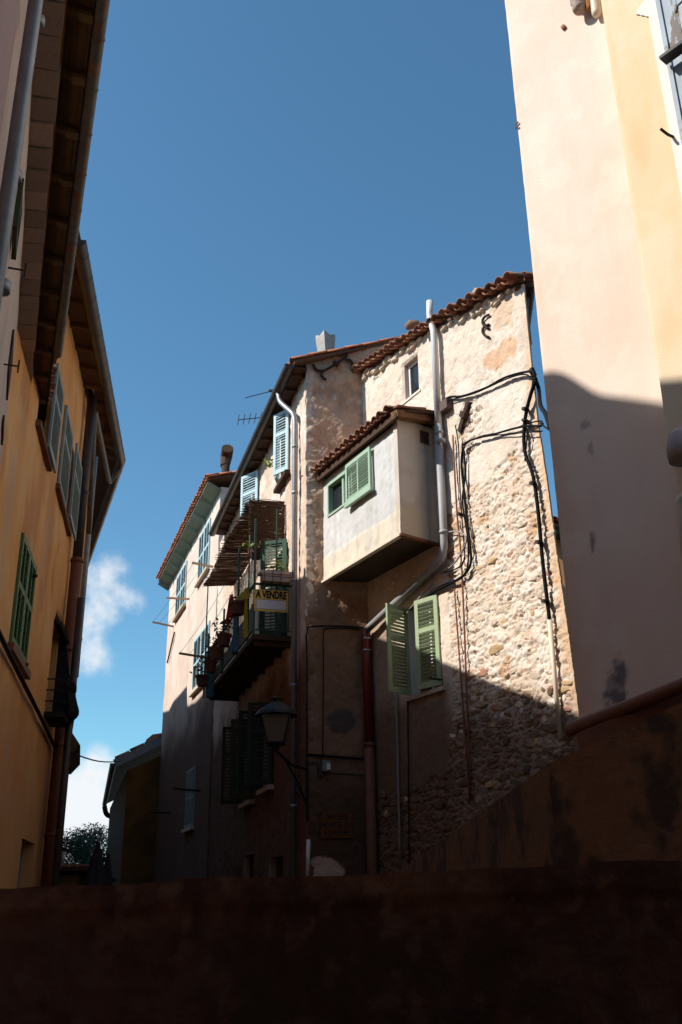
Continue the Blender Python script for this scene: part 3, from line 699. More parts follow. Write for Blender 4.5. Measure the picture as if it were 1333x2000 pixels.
lw = (FA.hit(497, 1500)[0], FA.hit(475, 1500)[0]); lwz = (FA.hit(475, 1572)[1], FA.hit(475, 1450)[1] + .3)
w3 = (lw[0], lw[0] + 1.1, lwz[0], lwz[1]); w4 = (2.6, 3.6, w3[2] + .1, w3[3])
d1 = (1.7, 2.9, 0, 2.35); d2 = (4.4, 5.6, 0, 2.5)
wall('wall', FA, 0, 10.6, 0, 11.5, .04, 'render_wall', CH, (w1, w2, dr, w3, w4, d1, d2), fa_h, fa_c, back=.3)
def fr_h(S, Z): return (fbm(S, Z, .5, 91) - .5) * .05 + (fbm(S, Z, .12, 93, 4, .65) - .5) * (.05 + .05 * sst(.3, .05, S)) - .012 * sst(.03, 0, np.abs(fbm(S, Z, .3, 94) - .5))
def fr_c(S, Z):
    n = fbm(S, Z, .6, 95); n2 = fbm(S, Z, .16, 97)
    c = np.ones(S.shape + (3,)) * np.array((.56, .37, .255)); c = mixc(c, (.45, .325, .25), sst(.42, .6, n)); c = mixc(c, (.36, .22, .14), sst(.55, .68, fbm(S, Z, .3, 90)) * .7); c = mixc(c, (.55, .33, .2), sst(.62, .75, n2) * .7); c = mixc(c, (.62, .53, .45), sst(.66, .76, fbm(S, Z, .25, 99)) * .6)
    c = mixc(c, (.62, .50, .41), sst(.22, .06, S + (n2 - .5) * .2) * .8)
    c = mixc(c, (.22, .115, .065), sst(7.4, 6.3, Z + (n - .5) * 1.2) * .85); c = mixc(c, (.34, .19, .11), sst(.52, .66, n) * sst(7, 6, Z) * .6)  # orangey brown lower wall, shade below the bay painted in
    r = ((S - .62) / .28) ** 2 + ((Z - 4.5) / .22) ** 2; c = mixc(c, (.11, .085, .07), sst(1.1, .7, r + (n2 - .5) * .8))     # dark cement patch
    c = mixc(c, (.07, .04, .025), sst(4.2, 2.8, Z + (n - .5) * .8) * .85)  # foot of the return wall darkened further as painted shade
    for (x_, z_, a_, b_) in ((.28, 2.05, .34, .22), (.2, 1.62, .25, .09)):
        r = ((S - x_) / a_) ** 2 + ((Z - z_) / b_) ** 2; c = mixc(c, (.60, .43, .35), sst(1.05, .9, r + (n2 - .5) * .9))
    return c
zt0 = FR_.hit(592, 702)[1]; zt1 = FR_.hit(820, 648)
FRT = ([-1, 0, zt1[0], 5], [zt0 - .1, zt0, zt1[1], zt1[1] + (5 - zt1[0]) * .2])
wall('return_wall', FR_, 0, 3.2, 0, 13, .025, 'rubble_wall', CH, (), fr_h, fr_c, top=FRT)
bk = [FA.p(.05, -.3, 0), FA.p(10.5, -.3, 0), FA.p(10.5, -6, 0), FR_.p(3.2, -.3, 0)]
MB().hexa([Vector((p.x, p.y, 0)) for p in bk] + [Vector((p.x, p.y, z)) for p, z in zip(bk, (11.4, 11.4, 12.4, 12.0))]).build('rear_wall', 'reveal_paint', CH)
# roof slab rising away from the street
inA = -Vector((FA.n.x, FA.n.y, 0)); slope = (zt1[1] - zt0) / zt1[0] / max(.2, FR_.u.dot(-FA.n))
ra, rb = FA.p(-.18, .28, 11.52), FA.p(9.75, .28, 11.52)
up_ = inA * 4.0 + Vector((0, 0, 4.0 * slope)); 
roofA = MB().hexa([ra, rb, rb + up_, ra + up_, *[p + Vector((0, 0, .06)) for p in (ra, rb, rb + up_, ra + up_)]]).build('roof', 'roof_deck', CH)
ult = up_.normalized(); nrm = (rb - ra).normalized().cross(ult); nrm = nrm if nrm.z > 0 else -nrm
vt = tile_mesh('tile', .48, .1, .085, 'tile_new')
for i in range(9):
    p = ra + ult * (-.04 + i * .4) + nrm * (.06 + .012 * (i % 2)) + (rb - ra).normalized() * .06
    obj('tile', vt, roofA, axes(p, ult + Vector((random.uniform(-.02, .02), random.uniform(-.02, .02), 0)), nrm))
for i in range(46):
    p = ra + (rb - ra).normalized() * (.28 + i * .205) - ult * .06 + nrm * .06; obj('tile', vt, roofA, axes(p, ult, nrm))
# soffit boards, rafter tails, gutter
MB().fbox(FA, -.1, 9.7, 0, .26, 11.44, 11.47).build('soffit', 'dark_wood', CH)
raf = MB().fbox(Fr((0, 0), 0, 1), -.04, .04, -.0, .26, -.09, 0)
for i in range(16):
    MB().fbox(FA, .1 + i * .6, .17 + i * .6, 0, .24, 11.37, 11.44).build('rafter', 'dark_wood', CH)
gl = [FA.px(577, 712, .34), None]; gz = 11.5
gA = [FA.p(-.12, .36, gz), FA.p(9.75, .36, gz)]
gutter(CH, gA, .105, 'brown_metal', every=1.9)
dq = FA.hit(577, 820, .1)[0]
pipe(CH, [FA.p(dq + .45, .36, gz - .08), FA.p(dq + .42, .33, gz - .3), FA.p(dq + .05, .12, gz - .75), FA.p(dq, .1, gz - .95), FA.p(dq, .1, 0)], .055, 'zinc', collars=[FA.p(dq, .1, z_) for z_ in (10.0, 9.0, 7.2, 5.2, 3.1)])
# blue shutters, ajar
for (w_, wd) in ((w1, .46), (w2, .62)):
    window(CH, FA, w_, 'blue_paint', .15, .05, 1)
    shutter(CH, FA.turned(w_[0], .03, 29), 0, wd, w_[2] + .02, w_[3] + .02, 'blue_paint', d=0, pitch=.06, stile=.075, label='light blue louvred shutter pushed ajar')
    shutter(CH, FA.turned(w_[1], .03, 158), 0, .42, w_[2] + .02, w_[3] + .02, 'blue_paint', d=-.035, pitch=.06, stile=.075)
    MB().fbox(FA, w_[0] - .12, w_[1] + .1, -.1, .14, w_[2] - .12, w_[2] - .04).build('sill', 'dark_wood', CH)
# lower openings in the shade
for w_, mt_ in ((w3, 'olive_paint'), (w4, 'night_green_paint')):
    window(CH, FA, w_, mt_, .18, .06, 1)
    shutter(CH, FA.turned(w_[1], .03, 84), 0, .5, w_[2], w_[3], mt_, d=-.035, pitch=.07, stile=.08)
    shutter(CH, FA.turned(w_[0], .03, 70), 0, .5, w_[2], w_[3], mt_, d=0, pitch=.07, stile=.08)
    MB().fbox(FA, w_[0] - .12, w_[1] + .12, -.1, .12, w_[2] - .1, w_[2] - .01).build('sill', 'stone', CH)
for d_ in (d1, d2):
    o = MB().fbox(FA, d_[0], d_[1], -.2, -.15, 0, d_[3]).build('door', 'dark_wood', CH)
    MB().fbox(FA, d_[0] + .1, d_[0] + .16, -.15, -.1, 1.0, 1.14).build('handle', 'brown_metal', o)
# iron anchor on the return wall: a bar with two curled ends
def fpath(fr, pts, d=.06): return smoothpath([fr.px(x, y, d) for x, y in pts], 5)
mb = MB()
mb.tube(fpath(FR_, [(612, 711), (618, 722), (632, 724), (648, 716), (660, 708), (675, 697), (677, 690), (665, 686)]), .03, 6)
mb.tube(fpath(FR_, [(632, 724), (628, 733), (637, 742)]), .028, 6); mb.tube(fpath(FR_, [(675, 702), (685, 704), (691, 716)]), .028, 6)
mb.tube([FR_.px(653, 706, .09), FR_.px(660, 714, .09)], .05, 6)
mb.build('wall_anchor', 'rust', CH, smooth=True, fix=False)
# cables and fuse box on the return wall
CABL = ['long black cable rounding the upper corner of the shaded return wall', 'thin black cable dropping down the middle of the shaded return wall', 'thick black cable crossing the return wall above the meter box', 'thin black cable looping under the meter box']
for lab_, (pts, mt_, r) in zip(CABL, (([(600, 1560), (600, 1300), (600, 1235), (612, 1224), (660, 1223), (712, 1226)], 'black_cable', .014), ([(631, 1475), (632, 1300), (632, 1240), (640, 1228), (690, 1228), (712, 1233)], 'black_cable', .011),
                    ([(602, 1474), (650, 1478), (715, 1483)], 'black_cable', .022), ([(608, 1490), (622, 1492), (622, 1512), (628, 1520), (634, 1512), (650, 1511), (715, 1515)], 'black_cable', .009))):
    solo('cable', MB().tube(smoothpath([FR_.px(x, y, .05) for x, y in pts], 5), r, 6), mt_, lab_, 'cable', 'cables on the shaded return wall', smooth=True)
fb = Thing('fuse_box', FR_.px(636, 1498, 0), 'small grey meter box on the shaded corner wall', 'box')
tilted_box('housing', FR_, FR_.hit(636, 1497), .15, .2, .1, 0, 'flashing', fb); tilted_box('cover', FR_, FR_.hit(640, 1499), .07, .11, .13, 0, 'sign_white', fb)
# painted street name
sc_ = FR_.hit(657, 1612); plq = Thing('street_name_plaque', FR_.p(sc_[0], 0, sc_[1] - .22), 'faded orange street name panel painted low on the corner wall', 'sign')
MB().fbox(FR_, sc_[0] - .27, sc_[0] + .27, .03, .05, sc_[1] - .21, sc_[1] + .21).build('panel', 'plaque', plq)
for i, tx in enumerate(('TRAVERSE', 'MONTEE DU', 'SOUVENIR')): text(tx, .125, FR_, sc_[0], .0515, sc_[1] + .125 - i * .128, 'ink', plq, stretch=.72, bold=.002)
MB().tube([FR_.px(603, 1640, .08), FR_.px(601, 1715, .08)], .035, 8).build('cable_guard', 'sign_white', CH, smooth=True)

# ------------------------------------------------------------------ roof furniture of the corner house
cw = FA.p(1.2, -1.1, 0); cwp = at(636, 662, cw.y)
ck = Thing('chimney_cowl', (cwp.x, cwp.y, 12.0), 'pale metal chimney cowl with notched top above the orange verge tiles', 'chimney')
mb = MB(); zb, ztp = at(636, 688, cwp.y).z - .3, at(636, 660, cwp.y).z; hw = .155
fc = Fr((cwp.x, cwp.y), 50, 1)
mb.hexa([fc.p(i * hw * .72 + .03, j * hw * .72, zb) for i, j in ((-1, -1), (1, -1), (1, 1), (-1, 1))] + [fc.p(i * hw, j * hw, ztp - .02) for i, j in ((-1, -1), (1, -1), (1, 1), (-1, 1))]); k = [fc.p(i * hw, j * hw, ztp - .02) for i, j in ((-1, -1), (1, -1), (1, 1), (-1, 1))]
mb.build('flue', 'pale_metal', ck)
for i in range(4):
    a_, b_ = k[i], k[(i + 1) % 4]; zz = Vector((0, 0, 1)); m_ = (a_ + b_) / 2; inn = (Vector((cwp.x, cwp.y, a_.z)) - m_).normalized() * .012
    MB().add([a_, b_, b_ + zz * .1, m_ + zz * .03, a_ + zz * .1] + [v + inn for v in (a_, b_, b_ + zz * .1, m_ + zz * .03, a_ + zz * .1)], [(0, 1, 2, 3, 4), (9, 8, 7, 6, 5), (0, 5, 6, 1), (1, 6, 7, 2), (2, 7, 8, 3), (3, 8, 9, 4), (4, 9, 5, 0)]).build('cowl_plate', 'pale_metal', ck)
cap_ = at(808, 632, 17.9)
solo('ridge_cap', MB().tube([cap_ + Vector((-.15, -.02, -.1)), cap_ + Vector((-.06, 0, -.02)), cap_ + Vector((.05, 0, -.02)), cap_ + Vector((.16, .02, -.12))], [.07, .11, .11, .09], 8), 'stone_dark', 'dark lump of mortar capping the top end of the verge tiles', 'roof cap', smooth=True)
# antennas
for (x0, y0, x1, y1, lab, n) in ((479, 777, 533, 763, 'thin rooftop aerial with a bare boom above the gutter', 0), (466, 820, 512, 815, 'rooftop aerial with five short cross rods beyond the gutter', 5)):
    fy = 21.5; p, q = at(x0, y0, fy), at(x1, y1, fy); th = Thing('antenna', (q.x, q.y, q.z - 1.6), lab, 'antenna')
    MB().tube([p, q], .012, 5).build('boom', 'brown_metal', th)
    for i in range(n):
        c = p + (q - p) * (i / max(1, n - 1)) * .95; MB().tube([c + Vector((.05, -.28, 0)), c + Vector((-.05, .28, .0))], .008, 4).build('rod', 'brown_metal', th); MB().tube([c - Vector((0, 0, .04)), c + Vector((0, 0, .04))], .012, 4).build('insulator', 'brown_metal', th)
    if not n:
        MB().bar(q + Vector((-.1, 0, 0)), q + Vector((.08, .0, 0)), .06, .05).build('bracket', 'brown_metal', th)
    MB().tube([q, q - Vector((0, 0, 1.6))], .018, 5).build('mast', 'brown_metal', th)

# ------------------------------------------------------------------ balcony on the street facade
BS0, BS1, BD, BZ = 1.1, 7.0, .76, 6.28
slab = MB().fbox(FA, BS0, BS1, -.02, BD, BZ - .1, BZ).build('balcony_slab', 'dark_wood', CH)
for i in range(8): MB().fbox(FA, BS0 + .1 + i * .78, BS0 + .2 + i * .78, -.02, BD - .06, BZ - .2, BZ - .1).build('joist', 'dark_wood', slab)
rl = MB(); rl.fbox(FA, BS0, BS1, BD - .04, BD, BZ + .98, BZ + 1.02).fbox(FA, BS0, BS1, BD - .035, BD - .005, BZ + .08, BZ + .1)
rl.fbox(FA, BS0, BS0 + .04, 0, BD - .04, BZ + .98, BZ + 1.02).fbox(FA, BS0 + .005, BS0 + .035, 0, BD - .04, BZ + .08, BZ + .1)
rail = rl.build('balcony_rail', 'dark_green_paint', CH)
for s_ in (BS0 + .02, 2.9, 4.7, BS1 - .03):
    MB().fbox(FA, s_ - .017, s_ + .017, BD - .037, BD + .003, BZ, BZ + (2.35 if s_ < 3.5 else 1.5)).build('post', 'dark_green_paint', rail)
MB().fbox(FA, BS0, BS0 + .035, .3, .33, BZ, BZ + 2.6).build('post', 'dark_green_paint', rail)
bme = bpy.data.meshes.new('baluster'); bme.from_pydata([(x, y, z_) for z_ in (0, .9) for x, y in ((-.007, -.007), (.007, -.007), (.007, .007), (-.007, .007))], [], [(0, 1, 5, 4), (1, 2, 6, 5), (2, 3, 7, 6), (3, 0, 4, 7)]); bme.materials.append(M('dark_green_paint'))
for i in range(52): obj('baluster', bme, rail, FA.mtx(BS0 + .1 + i * .112, BD - .02, BZ + .09))
for i in range(6): obj('baluster', bme, rail, FA.mtx(BS0 + .02, .06 + i * .118, BZ + .09))
# balcony door leaf
window(CH, FA, dr, 'dark_green_paint', .16, .07, 1, name='balcony_door')
shutter(CH, FA.turned(dr[0] - .05, .03, 56), 0, .56, dr[2] + .05, dr[3] + .03, 'dark_green_paint', d=0, pitch=.06, stile=.09)
# reed canopy over the balcony, reeds run out from the wall
rg_ = random.Random(5)
CZ = 9.3
def reeds(label, gen, n, name='reed_mat'):
    mb = MB()
    for i in range(n):
        p, q, r = gen(i)
        m_ = (p + q) / 2 + Vector((rg_.uniform(-.012, .012), rg_.uniform(-.012, .012), rg_.uniform(-.012, .012)))
        mb.tube([p, m_, q], r, 4, caps=False)
    return mb
def g1(i):
    s_ = 1.75 + i * .0093 + rg_.uniform(-.006, .006); z_ = CZ - .02 - .05 * math.sin((s_ - 1.7) * 1.7) + rg_.uniform(-.012, .012)
    e_ = BD + .06 + rg_.uniform(-.08, .1) * (1 if rg_.random() < .2 else .3)
    return FA.p(s_, .02, z_ + .02), FA.p(s_ + rg_.uniform(-.03, .03), e_, z_ - .06), rg_.uniform(.0045, .0085)
cv = Thing('reed_canopy', FA.p(1.7, .4, CZ), 'flat brown reed mat canopy spread above the long balcony', 'canopy')
o = reeds('', g1, 650).build('reed_mat', 'reed', cv, fix=False); o['kind'] = 'stuff'
for s_ in (2.9, 4.7, 6.6): MB().fbox(FA, s_ - .02, s_ + .02, 0, BD + .03, CZ - .1, CZ - .06).build('batten', 'dark_wood', cv)
for d_ in (.12, .42, .7): MB().tube([FA.p(1.72, d_, CZ - .03), FA.p(4.5, d_, CZ - .05), FA.p(7.7, d_, CZ - .04)], .005, 4).build('binding_wire', 'rust', cv)
for s_, d_ in ((1.74, BD - .02), (1.74, .05), (7.5, BD - .02)):
    MB().tube([FA.p(s_, d_, BZ), FA.p(s_, d_, CZ - .02)], .018, 6).build('pole', 'dark_green_paint', cv)
def g2(i):
    i, ly = (i % 82), (i // 82); z_ = CZ - .01 - i * .0125 + ly * .006; k = 1 if i < 62 else max(.0, 1 - (i - 62) * .03)
    e0_, e1_ = .02 + rg_.uniform(-.01, .05), BD * (.97) * (1 if rg_.random() < .9 else rg_.uniform(.6, 1.05)) + .04
    if i > 62: e0_ = rg_.uniform(0, .25); e1_ = e0_ + rg_.uniform(.2, .55)
    return FA.p(1.72 + rg_.uniform(-.012, .012), e0_, z_ + rg_.uniform(-.012, .012)), FA.p(1.72 + rg_.uniform(-.02, .02), e1_, z_ + rg_.uniform(-.02, .02)), rg_.uniform(.005, .009)
cs_ = Thing('reed_screen', FA.p(1.72, .4, CZ - .9), 'ragged reed screen hanging down at the end of the balcony above the yellow sign', 'screen')
o = reeds('', g2, 164).build('reed_mat', 'reed', cs_, fix=False); o['kind'] = 'stuff'
for d_ in (.1, .38, .66): MB().tube([FA.p(1.715, d_, CZ), FA.p(1.715, d_, CZ - .85)], .005, 4).build('binding_wire', 'rust', cs_)
for (x0, y0, x1, y1) in ((505, 1008, 552, 996), (520, 1055, 550, 1032)):
    c0, c1 = at(x0, y0, 18.6), at(x1, y1, 18.6)
    MB().tube(smoothpath([c0, (c0 + c1) / 2 + Vector((0, 0, .05)), c1], 5), .006, 4).build('loose_twig', 'pale_wood', cs_)
# for-sale sign on the end rail
FN = Fr(FA.p(BS0 - .03, 0, 0), math.degrees(math.atan2(-FA.n.x, -FA.n.y)), 1)      # end of the balcony, s from wall is negative outwards
if FN.n.dot(Vector((A.x, A.y))) > 0: FN = Fr(FA.p(BS0 - .03, 0, 0), math.degrees(math.atan2(-FA.n.x, -FA.n.y)), -1)
a0, zt_ = FN.hit(497, 1150); a1, zb_ = FN.hit(563, 1196)
zt_ = FN.hit(530, 1153)[1]; zb_ = FN.hit(530, 1195)[1]
sg = Thing('for_sale_sign', FN.p((a0 + a1) / 2, 0, zb_), 'yellow A VENDRE for-sale sign with a blank white panel on the balcony end', 'sign')
MB().fbox(FN, a0, a1, .0, .012, zb_, zt_).build('board', 'yellow_sign', sg)
hh = zt_ - zb_; ww = a1 - a0
MB().fbox(FN, a0 + ww * .055, a1 - ww * .055, .0125, .014, zb_ + hh * .09, zb_ + hh * .54).build('border', 'ink', sg)
MB().fbox(FN, a0 + ww * .065, a1 - ww * .065, .0145, .016, zb_ + hh * .105, zb_ + hh * .525).build('white_panel', 'sign_white', sg)
fd = 1 if FN.u.x > 0 else -1
text('A VENDRE', hh * .47, FN, (a0 + a1) / 2, .0145, zb_ + hh * .76, 'ink', sg, stretch=.63, flipdir=fd, bold=.010)
for i in (.03, .97):
    for j in (.05, .95): MB().tube([FN.p(a0 + ww * i, .012, zb_ + hh * j), FN.p(a0 + ww * i, .018, zb_ + hh * j)], .008, 6).build('screw', 'ink', sg)
# planter box in a wire cradle
a0, z1_ = FN.hit(508, 1117, .08); a1, z0_ = FN.hit(570, 1141, .08)
pb = Thing('planter_box', FN.p((a0 + a1) / 2, .1, z0_), 'pinkish grey planter box in a wire cradle above the for-sale sign', 'planter')
k = []
for z_, q in ((z0_, .85), (z1_, 1.0)):
    m_ = (a0 + a1) / 2; h_ = (a1 - a0) / 2 * q; k += [FN.p(m_ - h_, .1 - .1 * q, z_), FN.p(m_ + h_, .1 - .1 * q, z_), FN.p(m_ + h_, .1 + .1 * q, z_), FN.p(m_ - h_, .1 + .1 * q, z_)]
MB().hexa(k).build('trough', 'planter', pb); MB().fbox(FN, a0 - .02, a1 + .02, -.02, .22, z1_ - .06, z1_).build('rim', 'planter', pb)
for t in (.1, .36, .62, .9): s_ = a0 + (a1 - a0) * t; MB().tube([FN.p(s_, .225, z1_ - .01), FN.p(s_, .21, z0_ - .01), FN.p(s_, 0, z0_ - .01)], .006, 4).build('cradle_wire', 'black_iron', pb)
MB().tube([FN.p(a0 - .02, .23, z1_ - .12), FN.p(a1 + .03, .23, z1_ - .12)], .006, 4).build('cradle_wire', 'black_iron', pb)
leaves(leaves(MB(), FN.p(a0 + .4, .1, z1_ + .1), .2, 40, .09), FN.p(a0 + .2, .1, z1_ + .05), .12, 20, .08).build('plant', 'leaf_yellow', pb, fix=False)['kind'] = 'stuff'
# pots along the rail
def pot(c, r, h, lab, plant='leaf_dry', n=60, pr=.25, ps=.09, cat='flower pot', mt_='terracotta'):
    c = Vector(c); th = Thing('flower_pot', c, lab, cat, 'pots hung along the balcony rail')
    mb = MB().tube([c, c + Vector((0, 0, h * .8)), c + Vector((0, 0, h * .8)), c + Vector((0, 0, h))], [r * .72, r * .95, r * 1.08, r * 1.08], 12); mb.build('pot', mt_, th, smooth=False)
    leaves(MB(), c + Vector((0, 0, h + pr * .45)), pr, n, ps).build('plant', plant, th, fix=False)['kind'] = 'stuff'; return th
for (s_, dz, r, lab, pl, n, pr) in ((2.05, .62, .17, 'large terracotta pot under the yellow cloth on the balcony rail', 'leaf_dry', 15, .14), (3.6, .35, .15, 'terracotta pot with dried brown stems halfway along the balcony rail', 'leaf_dry', 110, .3), (4.6, .3, .14, 'terracotta pot with withered plant next to the teal towel', 'leaf_dry', 90, .26), (5.4, .18, .15, 'terracotta pot with bushy withered plant beside the teal towel', 'leaf_dry', 80, .24), (6.7, .12, .16, 'dark pot with cactus-like plant at the far end of the balcony', 'leaf', 70, .28)):
    pot(FA.p(s_, BD + .14, BZ + dz), r, .26, lab, pl, n, pr)
hp = Thing('hanging_pot', FA.p(2.35, .5, 8.2), 'brown hanging pot of green herbs under the reed canopy', 'flower pot')
c = FA.p(2.3, .5, 8.2); MB().tube([c, c + Vector((0, 0, .1)), c + Vector((0, 0, .2))], [.1, .16, .18], 10).build('pot', 'terracotta', hp); leaves(MB(), c + Vector((0, 0, .27)), .26, 120, .1, .5).build('plant', 'leaf_yellow', hp, fix=False)['kind'] = 'stuff'
for i in range(3): an = i * 2.1; MB().tube([c + Vector((.17 * math.cos(an), .17 * math.sin(an), .2)), c + Vector((0, 0, 1.0))], .004, 4).build('cord', 'black_cable', hp)
# washing
def cloth(name, corners, mt_, lab, folds=5, amp=.03, nz_=10, nx=14, taper=1.0):
    a_, b_, drop = corners; a_, b_ = Vector(a_), Vector(b_); al = b_ - a_; side = Vector((al.y, -al.x, 0)).normalized(); mb = MB(); mid_ = (a_ + b_) / 2
    for i in range(nx + 1):
        for j in range(nz_ + 1):
            t, w = i / nx, j / nz_; p = a_ + al * t; p = mid_ + (p - mid_) * (1 + (taper - 1) * w)
            p = p - Vector((0, 0, drop * w * (1 + .08 * math.sin(t * 7)))) + side * amp * math.sin(t * folds * 2 * math.pi + w * 1.5) * (.3 + w)
            mb.v.append(tuple(p))
    for i in range(nx):
        for j in range(nz_): q = i * (nz_ + 1) + j; mb.f.append((q, q + 1, q + nz_ + 2, q + nz_ + 1))
    return solo(name, mb, mt_, lab, 'laundry', 'washing on the balcony', smooth=True)
cloth('hanging_cloth', (FA.p(2.95, BD + .1, BZ + 1.35), FA.p(3.2, BD + .12, BZ + 1.3), .5), 'red_cloth', 'dark red cloth hanging from the reed canopy edge', 2, .05, taper=2.2)
cloth('hanging_cloth', (FA.p(1.5, BD + .05, BZ + 1.06), FA.p(2.6, BD + .05, BZ + 1.15), .22), 'yellow_cloth', 'mustard yellow cloth draped over the balcony rail', 3, .06)
cloth('hanging_cloth', (FA.p(2.6, BD + .05, BZ + .85), FA.p(3.0, BD + .05, BZ + .85), .8), 'blue_cloth', 'long pale blue towel on the balcony rail', 3, .03)
cloth('hanging_cloth', (FA.p(1.5, BD + .05, BZ + .8), FA.p(1.75, BD + .05, BZ + .8), .72), 'yellow_cloth', 'narrow yellow strip of cloth on the rail near the corner post', 2, .03)
cloth('hanging_cloth', (FA.p(5.6, BD + .05, BZ + .55), FA.p(6.1, BD + .05, BZ + .55), .85), 'teal_cloth', 'long teal towel hanging at the far end of the balcony', 3, .03)
# tufts growing out of the facade
for (x, y, mt_) in ((474, 1012, 'leaf_yellow'), (528, 906, 'leaf_yellow')):
    solo('wall_weed', leaves(MB(), FA.px(x, y, .1), .16, 36, .1), mt_, 'tuft of weed rooted in the corner house wall ' + ('below the blue shutter' if y > 1000 else 'under the gutter'), 'plant')

# ------------------------------------------------------------------ street lamp on the corner
LC = at(540, 1420, 15.6); lz0, lz1 = at(536, 1452, 15.6).z, at(540, 1398, 15.6).z
lp = Thing('street_lamp', FR_.p(.02, .05, lz0 - .9), 'black wall-mounted lantern street lamp on a scrolled iron bracket', 'street lamp')
def ring(c, r, z_): return [Vector((c.x + r * sx, c.y + r * sy, z_)) for sx, sy in ((-1, -1), (1, -1), (1, 1), (-1, 1))]
r0, r1 = .13, .235; b_, t_ = ring(LC, r0, lz0), ring(LC, r1, lz1)
fm = MB()
for i in range(4):
    fm.bar(b_[i], t_[i], .022, .022); fm.bar(b_[i], b_[(i + 1) % 4], .03, .03); fm.bar(t_[i], t_[(i + 1) % 4], .035, .035)
fm.build('lantern_frame', 'black_iron', lp)
for i in range(4): MB().quad(b_[i], b_[(i + 1) % 4], t_[(i + 1) % 4], t_[i]).build('pane', 'lamp_glass', lp)
MB().tube([LC + Vector((0, 0, lz1 - LC.z + h)) for h in (0, .05, .12, .2, .21, .26, .27, .31)], [.36, .33, .24, .12, .08, .07, .11, .02], 8).build('lamp_cap', 'black_iron', lp)
MB().tube([Vector((LC.x, LC.y, lz0 - h)) for h in (.14, .06, .0)], [.03, .06, .15], 8).build('lamp_base', 'black_iron', lp)
wa = FR_.p(.02, .03, lz0 - .35); br = MB(); b0 = Vector((LC.x, LC.y, lz0 - .12))
br.tube([b0, b0 * .5 + wa * .5 + Vector((0, 0, -.02)), wa + Vector((0, 0, .1))], .022, 6); br.tube([b0 * .75 + wa * .25, b0 * .3 + wa * .7 + Vector((0, 0, -.25)), wa + Vector((0, 0, -.5))], .018, 6)
br.tube(smoothpath([wa + Vector((-.1, -.1, -.1)), wa + Vector((-.2, -.2, -.2)), wa + Vector((-.12, -.15, -.35)), wa + Vector((-.03, -.05, -.25))], 5), .012, 5); br.bar(wa + Vector((0, 0, .25)), wa + Vector((0, 0, -.7)), .09, .05)
br.build('bracket', 'black_iron', lp)

# ================================================================== far house
HL = 8.2
FHs = Thing('far_house', FH.p(0, 0, 0), 'pale plastered house beyond the balcony with blue shutters and green boarded eave', 'house')
def fh_c(S, Z):
    n = fbm(S, Z, .9, 111); c = np.ones(S.shape + (3,)) * np.array((.66, .53, .45)); c = mixc(c, (.70, .60, .52), sst(.4, .6, n)); c = mixc(c, (.48, .37, .31), sst(.55, .75, fbm(S * 3, Z * .35, .6, 113)) * .5 * sst(10.5, 8.5, Z))
    return mixc(c, (.10, .048, .028), sst(8.4, 6.6, Z + n) * .9)  # shade of the lower wall put into its colour as dark brown
h1 = (FH.hit(411, 1060)[0], FH.hit(390, 1090)[0]); h2 = (FH.hit(365, 1130)[0], FH.hit(346, 1160)[0]); h3 = (FH.hit(409, 1280)[0], FH.hit(380, 1290)[0])
EH = 13.05
HW = [(max(1.6, h1[0]), h1[1], 11.22, 13.0 - .15), (h2[0], h2[1], 11.25, 13.0 - .15), (max(1.6, h3[0]), h3[1], 7.65, 9.35), (3.2, 4.6, 3.6, 5.3)]
HL = FH.hit(332, 1150)[0]
wall('wall', FH, 1.0, HL, 0, EH + .3, .07, 'smooth_wall', FHs, tuple(HW), lambda S, Z: (fbm(S, Z, .6, 115) - .5) * .04, fh_c)
bk = [FH.p(1.02, -.3, 0), FH.p(HL - .02, -.3, 0), FH.p(HL - .02, -7, 0), FH.p(1.02, -7, 0)]
MB().hexa([Vector((p.x, p.y, 0)) for p in bk] + [Vector((p.x, p.y, z_)) for p, z_ in zip(bk, (EH + .2, EH + .2, EH + 1.6, EH + 1.6))]).build('rear_wall', 'reveal_paint', FHs)
for i, w_ in enumerate(HW):
    m_ = (w_[0] + w_[1]) / 2; mt_ = 'blue_paint' if i < 3 else 'dull_blue_paint'  # bottom window's shutters get a duller blue, shade put into the paint
    window(FHs, FH, w_, 'white_paint', .16, .06, 1)
    shutter(FHs, FH, w_[0], m_ - .01, w_[2], w_[3], mt_, d=.01, mids=1, pitch=.075, stile=.07, split=(.5,)); shutter(FHs, FH, m_ + .01, w_[1], w_[2], w_[3], mt_, d=.01, mids=1, pitch=.075, stile=.07, split=(.5,))
    MB().fbox(FH, w_[0] - .12, w_[1] + .12, -.05, .12, w_[2] - .1, w_[2] - .01).build('sill', 'stone', FHs)
# eave: pale green boards between brackets, tiles on the edge
OV = .42
ee0, ee1 = atz(405, 937, EH + .42), atz(311, 1110, EH + .42)
se0 = FH.hit(405, 938, .45)[0]; se1 = HL + .35
bdn = 8
for i in range(bdn):
    s_a, s_b = se0 + (se1 - se0) * i / bdn, se0 + (se1 - se0) * (i + 1) / bdn
    MB().hexa([FH.p(s_a + .01, 0, EH + .12), FH.p(s_b - .01, 0, EH + .12), FH.p(s_b - .01, OV, EH + .34), FH.p(s_a + .01, OV, EH + .34)] + [FH.p(s_a + .01, 0, EH + .15), FH.p(s_b - .01, 0, EH + .15), FH.p(s_b - .01, OV, EH + .37), FH.p(s_a + .01, OV, EH + .37)]).build('soffit_panel', 'soffit_green', FHs)
    MB().bar(FH.p(s_b, -.02, EH + .06), FH.p(s_b, OV - .02, EH + .3), .11, .13).build('rafter', 'soffit_green', FHs)
ra, rb = FH.p(se0 - .1, OV, EH + .38), FH.p(se1 + .05, OV, EH + .38); up_ = -Vector((FH.n.x, FH.n.y, 0)) * 5 + Vector((0, 0, 1.5))
